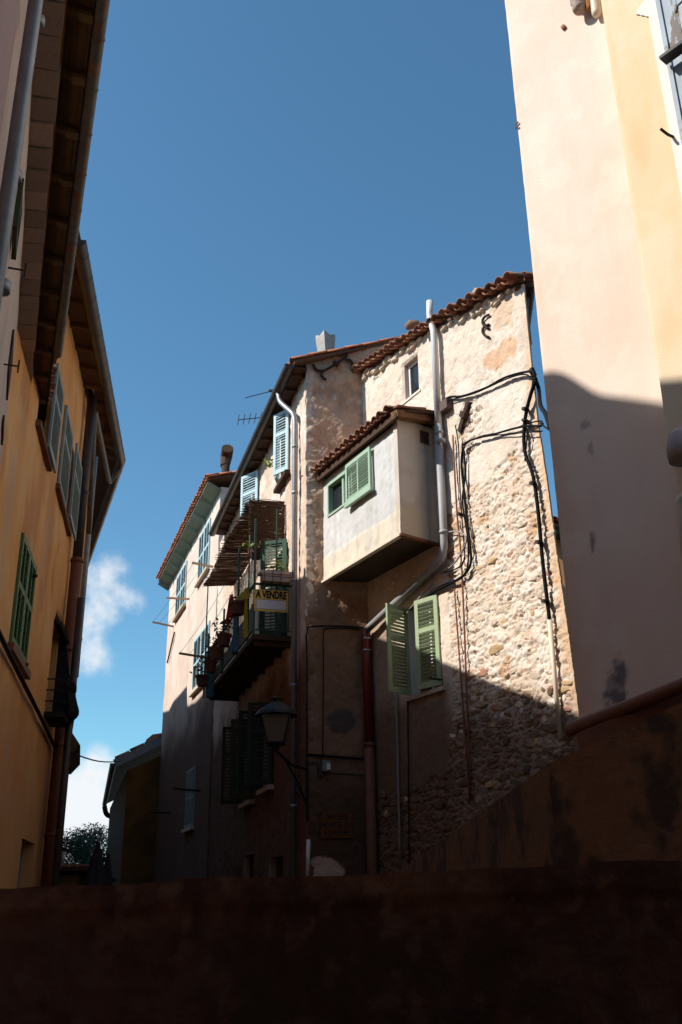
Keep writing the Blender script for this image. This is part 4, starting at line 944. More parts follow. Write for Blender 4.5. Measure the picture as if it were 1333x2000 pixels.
roofH = MB().hexa([ra, rb, rb + up_, ra + up_, *[p + Vector((0, 0, .05)) for p in (ra, rb, rb + up_, ra + up_)]]).build('roof', 'roof_deck', FHs)
tile_eave(roofH, ra + Vector((0, 0, .02)), rb + Vector((0, 0, .02)), up_ * Vector((1, 1, 0)), RAD(16.7), mt='tile_new', pitch=.24, rows=1, over=.08, r=.1, jit=.015)
ult = up_.normalized(); nrm = (rb - ra).normalized().cross(ult); nrm = nrm if nrm.z > 0 else -nrm
for i in range(7): obj('tile', vt, roofH, axes(ra + ult * (-.05 + i * .4) + nrm * (.05 + .012 * (i % 2)), ult, nrm))
# brown flue on its roof
fy = FH.p(1.6, -.7, 0).y; f0, f1, f2 = at(441, 935, fy), at(441, 905, fy), at(445, 888, fy)
ck2 = Thing('chimney_flue', f0, 'rusty brown flue pipe with angled hood on the far house roof', 'chimney')
MB().tube([f0 - Vector((0, 0, .6)), f1], .13, 10).build('flue', 'rust', ck2, smooth=True); MB().tube([f1 + Vector((-.02, 0, -.1)), f2 + Vector((-.05, .1, -.02)), f2 + Vector((.02, -.22, .12))], [.15, .19, .19], 10).build('hood', 'dark_wood', ck2, smooth=False)
MB().tube([f0 - Vector((0, 0, .3)), f0 - Vector((0, 0, .02))], [.22, .15], 10).build('flashing', 'tile_new', ck2)
# drying arms with lines
arms = [((375, 1099), (416, 1107)), ((325, 1168), (370, 1170)), ((298, 1215), (340, 1224)), ((350, 1276), (406, 1285)), ((290, 1588), (335, 1588)), ((338, 1541), (392, 1545))]
for i, ((x0, y0), (x1, y1)) in enumerate(arms):
    d_ = .75; q = FH.px(x1, y1, .0); fy_ = q.y - .75 * .31; p = at(x0, y0, q.y + FH.n.y * .75)
    labs = ['wooden drying arm sticking out under the first blue window of the far house', 'wooden drying arm below the second blue window of the far house', 'wooden drying arm at the outer corner of the far house', 'dark drying arm at the far end of the balcony', 'dark rod sticking out of the shaded far house near the gable house', 'dark rod under the shaded window of the far house']
    solo('drying_arm', MB().bar(p, q, .05, .06), 'pale_wood' if i < 3 else 'dark_wood', labs[i], 'drying arm', 'drying arms on the far house')
WL = ['outermost washing line strung between the upper drying arms', 'middle washing line strung between the upper drying arms', 'washing line next to the wall between the upper drying arms', 'washing line from the tip of the lower drying arm to the reed canopy', 'washing line from the middle of the lower drying arm to the balcony']
for (a_, b_, k) in (((300, 1213), (378, 1100), 0), ((312, 1216), (396, 1103), 0), ((328, 1220), (410, 1106), 0), ((352, 1275), (440, 1140), 1), ((370, 1278), (455, 1155), 1)):
    p = at(a_[0], a_[1], 31.5 if not k else 27); q = at(b_[0], b_[1], 27.5 if not k else 24)
    pts = [p + (q - p) * t - Vector((0, 0, .1 * math.sin(math.pi * t))) for t in [i / 8 for i in range(9)]]
    solo('washing_line', MB().tube(pts, .006, 4), 'grey_cable', WL.pop(0), 'washing line', 'washing lines on the far house')
q = FH.hit(338, 1240); MB().tube([FH.px(341, 1235, .05), FH.px(327, 1295, .05)], .03, 5).build('iron_strap', 'rust', FHs)

# ================================================================== gable house at the street's end, and what lies behind
gy = FH.p(HL, 0, 0).y + .4
g0, g1_, g2_ = at(322, 1448, gy), at(238, 1487, gy), at(204, 1600, gy + 16)
GH = Thing('gable_house', (g1_.x + 1, gy, 0), 'shaded ochre gable house closing the end of the street', 'house')
def gh_c(S, Z): return mixc(np.ones(S.shape + (3,)) * np.array((.16, .075, .014)), (.11, .05, .01), sst(.4, .6, fbm(S, Z, .6, 121)))
FG = Fr((g1_.x + .25, gy), 90, 1)
wall('wall', FG, 0, 4.5, 0, 9, .12, 'smooth_wall', GH, (), None, gh_c, top=([0, 4.5], [g1_.z - .35, g1_.z - .35 + 4.5 * (g0.z - g1_.z) / (g0.x - g1_.x)]))
FG2 = Fr((g1_.x + .25, gy), math.degrees(math.atan2(g2_.x - g1_.x, g2_.y - g1_.y)), -1)
gl_ = (Vector((g2_.x, g2_.y)) - Vector((g1_.x, g1_.y))).length
wall('wall', FG2, 0, gl_, 0, g1_.z - .3, .3, 'smooth_wall', GH, (), None, lambda S, Z: np.ones(S.shape + (3,)) * np.array((.18, .1, .05)), back=.2)
sl_ = (g0.z - g1_.z) / (g0.x - g1_.x); r1, r2 = g1_ + Vector((-.2, -.25, -.1)), Vector((g1_.x + 4.6, gy - .25, g1_.z + 4.6 * sl_ + .1))
r3, r4 = g2_ + Vector((4.6, 0, g1_.z - g2_.z + 4.6 * sl_)), g2_ + Vector((0, 0, g1_.z - g2_.z - .1))
roofG = MB().hexa([r1, r2, r3, r4, *[p + Vector((0, 0, .12)) for p in (r1, r2, r3, r4)]]).build('roof', 'roof_deck', GH)
gt_ = tile_mesh('tile', .55, .12, .1, 'tile')
for i in range(9): obj('tile', gt_, roofG, axes(r1 + (r2 - r1) * (i / 9) + Vector((0, .12, .16 + .015 * (i % 2))), r2 - r1, (0, 0, 1)))
MB().bar(r1 + Vector((0, -.02, -.02)), r2 + Vector((0, -.02, -.02)), .05, .3).build('verge_flashing', 'flashing', GH)
gutter(GH, [r1 + Vector((-.05, 0, 0)), r4 + Vector((-.05, 0, 0))], .12, 'brown_metal', every=6)
pipe(GH, [r4 + Vector((-.02, -.1, -.1)), r4 + Vector((.1, -.1, -.55)), r4 + Vector((.7, -.1, -.7)), Vector((r4.x + .8, r4.y - .1, 0))], .13, 'brown_metal')
lump = at(305, 1450, gy); MB().tube([lump + Vector((-.35, 0, 0)), lump + Vector((-.1, 0, .1)), lump + Vector((.3, 0, .15))], [.1, .2, .2], 8).build('ridge_stub', 'tile', GH)
# closed parasols in the square
for (x, yt, yb, w, fy, lab) in ((192, 1644, 1730, .48, 17.5, 'tall dark closed parasol standing in front of the olive tree'), (212, 1668, 1725, .3, 18.5, 'second dark closed parasol half hidden by the gable house')):
    tp = at(x, yt, fy); ps = Thing('parasol', (tp.x, tp.y, 0), lab, 'parasol')
    MB().tube([Vector((tp.x, tp.y, 0)), tp], .025, 6).build('pole', 'dark_wood', ps)
    mb = MB(); n = 16; hgt = 1.5
    for j in range(9):
        t = j / 8
        for k in range(n): r = (.02 + w * .62 * t ** .9) * (1 + .22 * (k % 2)); an = 2 * math.pi * k / n + t * .3; mb.v.append((tp.x + r * math.cos(an), tp.y + r * math.sin(an), tp.z - hgt * t - .06 * (k % 3 == 0) * t))
    for j in range(8):
        for k in range(n): q = j * n; mb.f.append((q + k, q + (k + 1) % n, q + n + (k + 1) % n, q + n + k))
    mb.build('canopy', 'parasol_cloth', ps, fix=False)
# hut with a flue
hy = 30.0; ha, hb = at(121, 1695, hy), at(163, 1700, hy)
hut = Thing('hut', (ha.x, hy, 0), 'small ochre hut with tiled roof and a pale flue pipe below the olive tree', 'hut')
FU = Fr((ha.x - .5, hy), 90, 1); hw_ = hb.x - ha.x + .2
wall('wall', FU, 0, hw_ + .2, 0, ha.z - .2, .1, 'smooth_wall', hut, (), None, lambda S, Z: np.ones(S.shape + (3,)) * np.array((.34, .2, .06)), back=2.0)
hr0, hr1 = Vector((ha.x - .6, hy - .25, ha.z - .12)), Vector((ha.x + hw_ + .05, hy - .25, ha.z - .08))
rfh = MB().hexa([hr0, hr1, hr1 + Vector((.3, 2.2, -.3)), hr0 + Vector((0, 2.2, -.3)), *[p + Vector((0, 0, .09)) for p in (hr0, hr1, hr1 + Vector((.3, 2.2, -.3)), hr0 + Vector((0, 2.2, -.3)))]]).build('roof', 'roof_deck', hut)
for i in range(7): obj('tile', gt_, rfh, axes(hr0 + Vector((i * .25 - .1, .1, .1)), (.9, .1, .0), (0, 0, 1)))
hp_ = at(121, 1692, hy - .05); MB().tube([hp_, hp_ + Vector((0, 0, .42))], .065, 8).build('flue', 'pvc', hut, smooth=True); MB().tube([hp_ + Vector((0, 0, .42)), hp_ + Vector((0, 0, .52))], [.09, .08], 8).build('flue_cap', 'rust', hut)
# olive / oak tree behind
ty = 55.0; tb = at(170, 1690, ty)
tr = Thing('tree', (tb.x, ty, 0), 'bushy grey-green evergreen tree beyond the houses', 'tree')
rt = random.Random(3); cz = at(170, 1596, ty).z; mb = MB()
mb.tube([Vector((tb.x, ty, 0)), Vector((tb.x + .2, ty, cz * .35)), Vector((tb.x - .1, ty, cz * .62))], [.45, .34, .2], 8)
lf = MB(); random.seed(9)
for i in range(70):
    an = rt.uniform(0, 6.283); rr = 4.4 * rt.random() ** .5; zc = rt.uniform(.15, 1) ; top = cz * (1 - .22 * (rr / 4.4) ** 2) - .55
    c = Vector((tb.x + rr * math.cos(an), ty + rr * math.sin(an), 1.2 + (top - 1.2) * zc))
    if i % 4 == 0: mb.tube([Vector((tb.x, ty, cz * .45)), (c + Vector((tb.x, ty, cz * .5))) / 2, c], [.1, .06, .03], 5)
    leaves(lf, c, rt.uniform(.6, 1.1), 620, .11, .85)
mb.build('trunk', 'bark', tr); lf.build('crown', 'olive_leaf', tr, fix=False)
# sliver of an orange house in the alley on the right
oy = 24.0; p0 = at(1076, 1030, oy)
AH = Thing('alley_house', (p0.x, oy, 0), 'sunlit orange house with green eave glimpsed in the narrow gap beside the stone house', 'house')
FN2 = Fr((p0.x - .3, oy), 90, 1)
wall('wall', FN2, 0, 3, 0, p0.z - .3, .2, 'smooth_wall', AH, (), None, lambda S, Z: np.ones(S.shape + (3,)) * np.array((.62, .31, .14)), back=3)
MB().fbox(FN2, -.1, 3, -.2, .5, p0.z - .35, p0.z - .2).build('soffit', 'dark_green_paint', AH)
rA = MB().hexa([FN2.p(-.2, .6, p0.z - .2), FN2.p(3, .6, p0.z - .2), FN2.p(3, -3, p0.z + .6), FN2.p(-.2, -3, p0.z + .6)] + [FN2.p(-.2, .6, p0.z - .12), FN2.p(3, .6, p0.z - .12), FN2.p(3, -3, p0.z + .68), FN2.p(-.2, -3, p0.z + .68)]).build('roof', 'roof_deck', AH)
tile_eave(rA, FN2.p(-.2, .6, p0.z - .08), FN2.p(2, .6, p0.z - .08), (0, 1, 0), RAD(13), mt='tile_new', pitch=.24, rows=3, over=.05, r=.1)

# ================================================================== cables on the stone wall
def cab(pts, r, lab, mt_='black_cable', d=.09, n=6, group=None):
    P = smoothpath([FS.px(x, y, d if len(pts[0]) == 2 else 0) for x, y in pts], n)
    return solo('cable', MB().tube(P, r, 6), mt_, lab, 'cable', group, smooth=True)
G_ = 'cables strung over the stone house'
cab([(865, 782), (880, 775), (905, 773), (950, 757), (985, 738), (1018, 728), (1040, 726), (1046, 736)], .02, 'thick black cable rising from the junction box to the upper wall corner', group=G_)
cab([(866, 785), (884, 780), (930, 767), (990, 740), (1025, 731), (1043, 742)], .012, 'thinner black cable running under the thick one from the junction box', group=G_)
cab([(1048, 742), (1040, 762), (1032, 790), (1026, 822), (1024, 860), (1028, 890), (1042, 930), (1052, 1000), (1060, 1090), (1068, 1160), (1074, 1210)], .028, 'heavy black cable bundle dropping along the wall corner into a cream conduit', group=G_)
cab([(1042, 740), (1036, 775), (1027, 800), (1030, 850), (1026, 900)], .012, 'loose black cable beside the heavy bundle at the wall corner', group=G_)
cab([(904, 870), (915, 862), (935, 855), (965, 848), (1000, 838), (1030, 832), (1058, 832)], .018, 'black cable curving from the plaster edge to the wall corner below the first', group=G_)
cab([(906, 880), (912, 866), (940, 852), (985, 843), (1030, 828), (1055, 822), (1062, 828)], .012, 'black cable looping slightly above its neighbour towards the wall corner', group=G_)
cab([(903, 868), (925, 858), (960, 851), (1010, 846), (1060, 842)], .010, 'lowest thin black cable of the curving pair towards the wall corner', group=G_)
cab([(905, 872), (902, 905), (906, 950), (911, 1000), (918, 1060), (920, 1100), (905, 1125), (880, 1140), (845, 1158), (812, 1185)], .022, 'black cable hanging down past the bay and sweeping left over the shutters', group=G_)
cab([(907, 880), (909, 930), (904, 980), (914, 1050), (914, 1105), (900, 1128), (850, 1152), (790, 1200)], .016, 'second black cable hanging beside the pipe and sweeping left over the shutters', group=G_)
cab([(890, 830), (896, 870), (899, 950), (905, 1040), (908, 1090), (893, 1110), (862, 1120)], .011, 'thin black cable dropping from the iron cleat', group=G_)
cab([(872, 1040), (892, 1038), (908, 1045), (910, 1062), (890, 1098), (862, 1122)], .014, 'pale grey cable looped below the pipe elbow', 'grey_cable', group=G_)
cab([(846, 1140), (822, 1165), (800, 1192), (790, 1205)], .014, 'pale grey cable running down beside the sloping pipe', 'grey_cable', group=G_)
for (x, y) in ((1027, 822), (1027, 800), (1042, 945), (1054, 1060), (1066, 1175), (900, 1005)):
    c = FS.px(x, y, .1); MB().bar(c + Vector((-.05, -.05, 0)), c + Vector((.05, .04, .0)), .05, .04).build('cable_clip', 'black_iron', ST)
# bundle crossing the alley to the cream house
cx = [FS.px(1046, 738, .1), at(1053, 760, 12.9), at(1056, 790, 12.0), at(1066, 808, 11.0), at(1076, 835, 9.4)]
solo('cable', MB().tube(smoothpath(cx, 6), .03, 6), 'black_cable', 'heavy black cable bundle crossing the gap to the cream house', 'cable', G_, smooth=True)
solo('cable', MB().tube(smoothpath([FS.px(1056, 826, .08), at(1064, 833, 12), at(1078, 842, 9.4)], 5), .014, 6), 'black_cable', 'thin black cable crossing the gap below the heavy bundle', 'cable', G_, smooth=True)
tilted_box('corner_bracket', FS, FS.hit(1044, 728), .07, .16, .06, .3, 'black_iron', ST)
pw = at(134, 1468, 24), at(236, 1487, 34)
solo('cable', MB().tube([pw[0] + (pw[1] - pw[0]) * t - Vector((0, 0, .12 * math.sin(math.pi * t))) for t in [i / 8 for i in range(9)]], .02, 5), 'black_cable', 'single black wire spanning the street to the gable house', 'cable', smooth=True)

# ================================================================== cream and yellow houses on the right
CR_ = Thing('cream_house', FC.p(0, 0, 0), 'tall smooth cream rendered house, sunlit above and shaded below', 'house')
def cr_c(S, Z):
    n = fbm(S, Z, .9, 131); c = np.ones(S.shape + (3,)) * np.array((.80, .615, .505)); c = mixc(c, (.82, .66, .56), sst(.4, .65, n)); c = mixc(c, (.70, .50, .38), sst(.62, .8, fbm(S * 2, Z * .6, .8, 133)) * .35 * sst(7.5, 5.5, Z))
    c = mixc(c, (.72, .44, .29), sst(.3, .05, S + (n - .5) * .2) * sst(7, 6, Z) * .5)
    c = mixc(c, (.74, .56, .45), sst(.5, .75, fbm(S * 5, Z * .5, .6, 138)) * .25); c = mixc(c, (.86, .75, .64), sst(.6, .7, fbm(S, Z, .35, 136)) * .35)
    for (x, y, a_, b_, k) in ((1145, 828, .07, .05, .55), (1155, 880, .03, .09, .45), (1158, 1058, .03, .1, .8), (1210, 1315, .08, .16, .9), (1200, 1345, .1, .2, .6), (1205, 1365, .14, .1, .85)):
        s_, z_ = FC.hit(x, y); r = ((S - s_) / a_) ** 2 + ((Z - z_) / b_) ** 2; c = mixc(c, (.16, .13, .14), sst(1.2, .3, r + (fbm(S, Z, .05, 137) - .5) * 2.2) * k)
    return c
wall('wall', FC, 0, FC.hit(1300, 790)[0] + .5, 0, 15, .03, 'grain_wall', CR_, (), lambda S, Z: (fbm(S, Z, .6, 135) - .5) * .012 + .008 * (vn(S * 0 + 3, Z, .12, 139) - .5) * sst(.06, 0, S), cr_c, back=.4)
bk = [FC.p(.02, -.4, 0), FC.p(6, -.4, 0), FC.p(6, -8, 0), FC.p(2.0, -8, 0)]
MB().hexa([Vector((p.x, p.y, 0)) for p in bk] + [Vector((p.x, p.y, 14.9)) for p in bk]).build('rear_wall', 'reveal_paint', CR_)
for (x, y) in ((1013, 238), (1013, 246)):
    p = FC.px(x, y, .02); MB().tube([p, p + Vector((-.03, .03, 0))], .012, 5).build('stub', 'tile', CR_)
p = FC.px(1103, 54, 0); tilted_box('weep_tile', FC, FC.hit(1103, 54), .05, .05, .035, .3, 'tile', CR_)
YH = Thing('yellow_house', FY.p(0, 0, 0), 'warm yellow rendered house with peeling grey shutter, close on the right', 'house')
sf = FY.hit(1300, 200)[0]
def ye_c(S, Z):
    n = fbm(S, Z, .6, 141); c = np.ones(S.shape + (3,)) * np.array((.82, .61, .39)); c = mixc(c, (.82, .66, .47), sst(.4, .65, n)); c = mixc(c, (.76, .47, .21), sst(.5, .75, fbm(S, Z * .3, .4, 143)) * .4)
    return c
ysh = (FY.hit(1310, 60)[0], 5.0, FY.hit(1333, 110)[1] - .2, 10.6)
wall('wall', FY, 0, 6.5, 0, 14.5, .035, 'grain_wall', YH, (), lambda S, Z: (fbm(S, Z, .5, 145) - .5) * .012, ye_c, back=.4)
bk = [FY.p(.02, -.4, 0), FY.p(6.4, -.4, 0), FY.p(6.4, -6, 0), FY.p(.9, -6, 0)]
MB().hexa([Vector((p.x, p.y, 0)) for p in bk] + [Vector((p.x, p.y, 14.3)) for p in bk]).build('rear_wall', 'reveal_paint', YH)
# painted white window surround, 4 mm proud, with scalloped ear
sw0 = FY.hit(1290, 130)[0]; zt_ = FY.hit(1268, 0)[1] + .6; sv, zv = FY.hit(1243, 28); s3, z3 = FY.hit(1270, 34); s4, z4 = FY.hit(1262, 0)
pts = [(sw0, 4.2), (5.2, 4.2), (5.2, zt_), (s4 + .02, zt_), (s4, z4), (sv, zv)]
nsc = 3
for i in range(nsc):
    a_, b_ = i / nsc, (i + 1) / nsc
    pts += [(sv + (s3 - sv) * (a_ + .1), zv + (z3 - zv) * a_ - .02), (sv + (s3 - sv) * (b_ - .03), zv + (z3 - zv) * b_ + .012)]
pts += [(s3, z3)]
n = len(pts); MB().add([FY.p(s_, d_, z_) for d_ in (0.004, .02) for s_, z_ in pts], [tuple(range(n)), tuple(range(2 * n - 1, n - 1, -1))] + [(i, (i + 1) % n, n + (i + 1) % n, n + i) for i in range(n)]).build('window_surround', 'whitewash', YH, fix=False)
fs_ = Fr(FY.p(FY.hit(1308, 60)[0], .035, 0), FY.az, 1)
for i in range(5):
    MB().fbox(fs_, .0 + i * .155, .15 + i * .155, 0, .03, FY.hit(1333, 120)[1] - 1.0, 10.8).build('shutter_plank', 'peeling_paint', YH)
MB().fbox(fs_, -.045, .0, -.01, .05, FY.hit(1333, 120)[1] - 1.0, 10.8).build('shutter_jamb', 'peeling_paint', YH)
MB().bar(FY.px(1295, 118, .18), FY.px(1345, 82, .18), .12, .035).build('shutter_ledge', 'black_iron', YH)
p = FY.px(1322, 25, .06); MB().tube([p, p + Vector((.02, -.02, .07)), p + Vector((.1, -.12, .1))], .016, 6).build('hinge_pin', 'rust', YH)
MB().tube([FY.px(1318, 268, .0), FY.px(1305, 262, .09), FY.px(1291, 251, .17)], .014, 6).build('iron_hook', 'rust', YH)
inY = -Vector((FY.n.x, FY.n.y, 0)); ya, yb = FY.p(-.05, .3, 14.5), FY.p(6.5, .3, 14.5)
upY = inY * 4 + Vector((0, 0, 1.2)); MB().hexa([ya, yb, yb + upY, ya + upY, *[q + Vector((0, 0, .06)) for q in (ya, yb, yb + upY, ya + upY)]]).build('roof', 'roof_deck', YH)
# stub of a tiled flue and mouldings hanging on the cream wall beside the yellow corner
for (x, y, r_, d_, mt_) in ((1134, 22, .085, .12, 'corbel'), (1154, 20, .05, .08, 'ochre_trim'), (1167, 30, .055, .07, 'pvc_cream')):
    p = FC.px(x, y, d_); MB().tube([p, p + Vector((0, 0, .015)), p + Vector((0, 0, .05)), p + Vector((0, 0, 1.6))], [r_ * .5, r_ * .85, r_, r_], 12).build('flue_stub', mt_, CR_, smooth=True)
p = FC.px(1119, 8, .12); MB().bar(p, p + Vector((0, 0, 1.5)), .05, .03).build('flue_strap', 'flashing', CR_)
# rounded flue hood and pipe at the frame's edge
p = FY.px(1338, 900, .14)
MB().tube([p + Vector((0, 0, .0)), p + Vector((0, 0, .12)), p + Vector((0, 0, .24)), p + Vector((0, 0, .3))], [.13, .14, .11, .05], 12).build('boiler_hood', 'reveal_paint', YH, smooth=True)
q = FY.px(1329, 985, .08); MB().tube(filletpath([FY.p(FY.hit(1329, 985)[0] + .2, .08, q.z + .05), q + Vector((0, 0, .05)), FY.px(1352, 1150, .08)], .1), .045, 10).build('flue_pipe', 'pvc_cream', YH, smooth=True)

# ================================================================== stair wall and the parapet in the foreground
def st2_c(S, Z):
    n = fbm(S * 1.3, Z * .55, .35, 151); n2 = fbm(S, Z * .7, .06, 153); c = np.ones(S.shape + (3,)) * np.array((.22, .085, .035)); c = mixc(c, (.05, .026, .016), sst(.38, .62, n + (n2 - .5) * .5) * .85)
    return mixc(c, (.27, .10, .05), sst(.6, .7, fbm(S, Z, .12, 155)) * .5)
SWt = Thing('stair_wall', at(1075, 1650, 6.0) * Vector((1, 1, 0)), 'dark stained sloping stair wall in front of the cream house', 'wall')
K = at(1075, 1490, 6.0); K1 = at(1333, 1372, 5.75); K2 = at(780, 1702, 10.0)
FK = Fr((K.x, K.y), math.degrees(math.atan2(K1.x - K.x, K1.y - K.y)), 1)
L1 = (Vector((K1.x - K.x, K1.y - K.y))).length; sl1 = (K1.z - K.z) / L1
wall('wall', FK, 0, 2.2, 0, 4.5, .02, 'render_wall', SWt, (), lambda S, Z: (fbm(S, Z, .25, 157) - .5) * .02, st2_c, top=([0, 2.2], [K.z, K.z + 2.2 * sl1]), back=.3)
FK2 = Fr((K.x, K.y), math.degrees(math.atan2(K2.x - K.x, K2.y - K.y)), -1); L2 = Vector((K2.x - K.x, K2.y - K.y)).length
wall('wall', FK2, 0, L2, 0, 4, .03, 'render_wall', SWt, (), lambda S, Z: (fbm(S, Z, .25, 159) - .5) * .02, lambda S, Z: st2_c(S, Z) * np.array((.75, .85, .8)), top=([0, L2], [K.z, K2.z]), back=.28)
hr = [FK.p(.02, -.25, at(1122, 1420, 6.3).z), None]
ha_, hb_ = at(1118, 1424, 6.4), at(1345, 1334, 6.0)
solo('handrail', MB().tube([ha_ - Vector((.04, 0, .03)), ha_, hb_, hb_ + (hb_ - ha_) * .5], [.03, .045, .045, .045], 10), 'clay_pipe', 'thick orange-brown pipe handrail along the top of the stair wall', 'handrail', smooth=True)
ih = FK.p(0, -.34, 0); ca_, cb_ = at(1128, 1432, 6.3), at(1345, 1345, 5.95)
MB().hexa([Vector((ca_.x, ca_.y, 0)), Vector((cb_.x + .6, cb_.y, 0)), Vector((cb_.x + .6, cb_.y + .12, 0)), Vector((ca_.x, ca_.y + .12, 0)), ca_, cb_ + Vector((.6, 0, .25)), cb_ + Vector((.6, .12, .25)), ca_ + Vector((0, .12, 0))]).build('inner_parapet', 'clay_pipe', SWt)
PW0, PW1 = at(-40, 1737, 2.6), at(1373, 1679, 2.45)
FW_ = Fr((PW0.x, PW0.y), math.degrees(math.atan2(PW1.x - PW0.x, PW1.y - PW0.y)), 1); LW = Vector((PW1.x - PW0.x, PW1.y - PW0.y)).length; slw = (PW1.z - PW0.z) / LW
PWt = Thing('parapet_wall', (PW0.x + 1, PW0.y, 0), 'dark weathered brown parapet wall across the whole foreground', 'wall')
def pw_c(S, Z):
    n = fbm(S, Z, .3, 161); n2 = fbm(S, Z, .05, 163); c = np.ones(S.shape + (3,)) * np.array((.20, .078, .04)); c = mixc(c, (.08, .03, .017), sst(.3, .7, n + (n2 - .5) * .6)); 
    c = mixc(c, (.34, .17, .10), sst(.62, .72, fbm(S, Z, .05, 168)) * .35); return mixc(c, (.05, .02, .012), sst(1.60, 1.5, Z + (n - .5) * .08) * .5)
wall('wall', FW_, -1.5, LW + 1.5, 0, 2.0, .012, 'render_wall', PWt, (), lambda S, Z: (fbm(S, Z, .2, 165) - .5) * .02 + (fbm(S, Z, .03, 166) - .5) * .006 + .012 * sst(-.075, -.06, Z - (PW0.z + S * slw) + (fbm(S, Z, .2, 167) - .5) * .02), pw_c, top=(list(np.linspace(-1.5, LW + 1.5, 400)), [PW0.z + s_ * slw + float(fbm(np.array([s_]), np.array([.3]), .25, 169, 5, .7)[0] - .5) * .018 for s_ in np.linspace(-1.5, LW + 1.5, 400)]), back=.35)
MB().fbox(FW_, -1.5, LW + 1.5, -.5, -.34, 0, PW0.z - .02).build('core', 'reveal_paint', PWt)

# ================================================================== pink house on the left
PK = Thing('pink_house', FP.p(0, 0, 0), 'pink plastered house close on the left with corbelled cornice, boarded eave and old gutter', 'house')
PE = FP.hit(38, 720)[0]; PS = FP.hit(-110, -70)[0]; print('PS', PS, FP.p(PS, 0, 0)); PZ = 5.9 + EYE + .12
dps = FP.hit(40, 240, .1)[0]
def pk_c(S, Z):
    n = fbm(S, Z, .6, 171); near = sst(dps + .14, dps + .12, S)
    c = mixc(np.ones(S.shape + (3,)) * np.array((.62, .47, .38)), (.50, .33, .31), near); return mixc(c, (.44, .31, .27), sst(.5, .75, n) * .5)
psh = (FP.hit(48, 400)[0], FP.hit(22, 500)[0] + .6, 5.3, PZ - .6)
ps0 = FP.hit(46, 345)[0]; ps1 = FP.hit(36, 545)[0]
wall('wall', FP, PS, PE, 0, PZ, .05, 'smooth_wall', PK, (), lambda S, Z: (fbm(S, Z, .5, 173) - .5) * .015 + .03 * sst(dps - .07, dps - .08, S), pk_c, back=.3)
bk = [FP.p(PS + .004, -.2, 0), FP.p(PE - .02, -.2, 0), FP.p(PE - .02, -2.4, 0), FP.p(PS + .004, -2.4, 0)]
MB().hexa([Vector((p.x, p.y, 0)) for p in bk] + [Vector((p.x, p.y, z_)) for p, z_ in zip(bk, (PZ - .05, PZ - .05, PZ + .5, PZ + .5))]).build('rear_wall', 'reveal_paint', PK)
# corbel blocks of the cornice
s = PE - .05; cm = bpy.data.meshes.new('corbel_block'); cm.from_pydata([(-.5, 0, 0), (.5, 0, 0), (.5, 1, .12), (-.5, 1, .12), (-.5, 0, 1), (.5, 0, 1), (.5, 1, 1), (-.5, 1, 1)], [], [(0, 3, 2, 1), (4, 5, 6, 7), (0, 1, 5, 4), (1, 2, 6, 5), (2, 3, 7, 6), (3, 0, 4, 7)]); cm.materials.append(M('corbel'))
bmx = bmesh.new(); bmx.from_mesh(cm); bmesh.ops.recalc_face_normals(bmx, faces=bmx.faces); bmx.to_mesh(cm); bmx.free()
while s > PS + .3:
    w = random.uniform(.24, .33)
    mm = FP.mtx(s - w / 2, .0, PZ - .16 + random.uniform(-.012, .012)) @ (Matrix.Rotation(math.pi, 4, 'Z') if FP.flip() < 0 else Matrix()) @ Matrix.Rotation(random.uniform(-.05, .05), 4, 'Y') @ Matrix.Diagonal((w - .022, .19 + random.uniform(-.012, .012), .17, 1))
    obj('corbel_block', cm, PK, mm); s -= w
MB().fbox(FP, PS, PE - .04, .165, .2, PZ - .0, PZ + .06).build('cornice_edge', 'ochre_trim', PK)
# soffit boards and rafters
GD = .42
for i, d0 in enumerate((.19, .245, .30, .355)):
    MB().hexa([FP.p(PS, d0, PZ + .10), FP.p(PE + .02, d0, PZ + .10), FP.p(PE + .02, d0 + .052, PZ + .09), FP.p(PS, d0 + .052, PZ + .09)] + [FP.p(PS, d0, PZ + .13), FP.p(PE + .02, d0, PZ + .13), FP.p(PE + .02, d0 + .052, PZ + .12), FP.p(PS, d0 + .052, PZ + .12)]).build('soffit_board', 'soffit_board', PK)
s = PE - .06; k = 0
while s > PS + .3:
    o = MB().fbox(FP, s - .05, s, .19, .385, PZ + .02, PZ + .1).build('rafter', 'soffit_board', PK)
    MB().fbox(FP, s - .062, s + .012, .29, .39, PZ + .0, PZ + .05).build('rafter_end', 'soffit_board', o); s -= .62
MB().fbox(FP, PS, PE, .385, .40, PZ + .02, PZ + .14).build('fascia', 'ink', PK)
q0, q1 = atz(196, 0, PZ + .06), atz(112, 692, PZ + .06); qd = (q1 - q0)
gutter(PK, [FP.p(PS - .05, (q0.to_2d() - FP.o).dot(FP.n), q0.z), q1], .055, 'zinc_old', every=.5)
rp = [FP.p(PS - .1, GD, PZ + .14), FP.p(PE + .05, GD, PZ + .14), FP.p(PE + .05, -2.6, PZ + .95), FP.p(PS - .1, -2.6, PZ + .95)]
roofP = MB().hexa(rp + [v + Vector((0, 0, .05)) for v in rp]).build('roof', 'roof_deck', PK)
tile_eave(roofP, FP.p(PS, GD, PZ + .2), FP.p(PE, GD, PZ + .2), -Vector((FP.n.x, FP.n.y, 0)), RAD(16), pitch=.22, rows=1, over=.02)
# downpipe with collars
pipe(PK, [q0 - qd * .02 + Vector((0, 0, -.02)), FP.p(dps - .1, .25, PZ - .02), FP.p(dps, .09, PZ - .25), FP.p(dps, .09, 0)], .036, 'zinc', collars=[FP.px(72, 42, .09), FP.px(26, 343, .09), FP.px(4, 560, .09)])
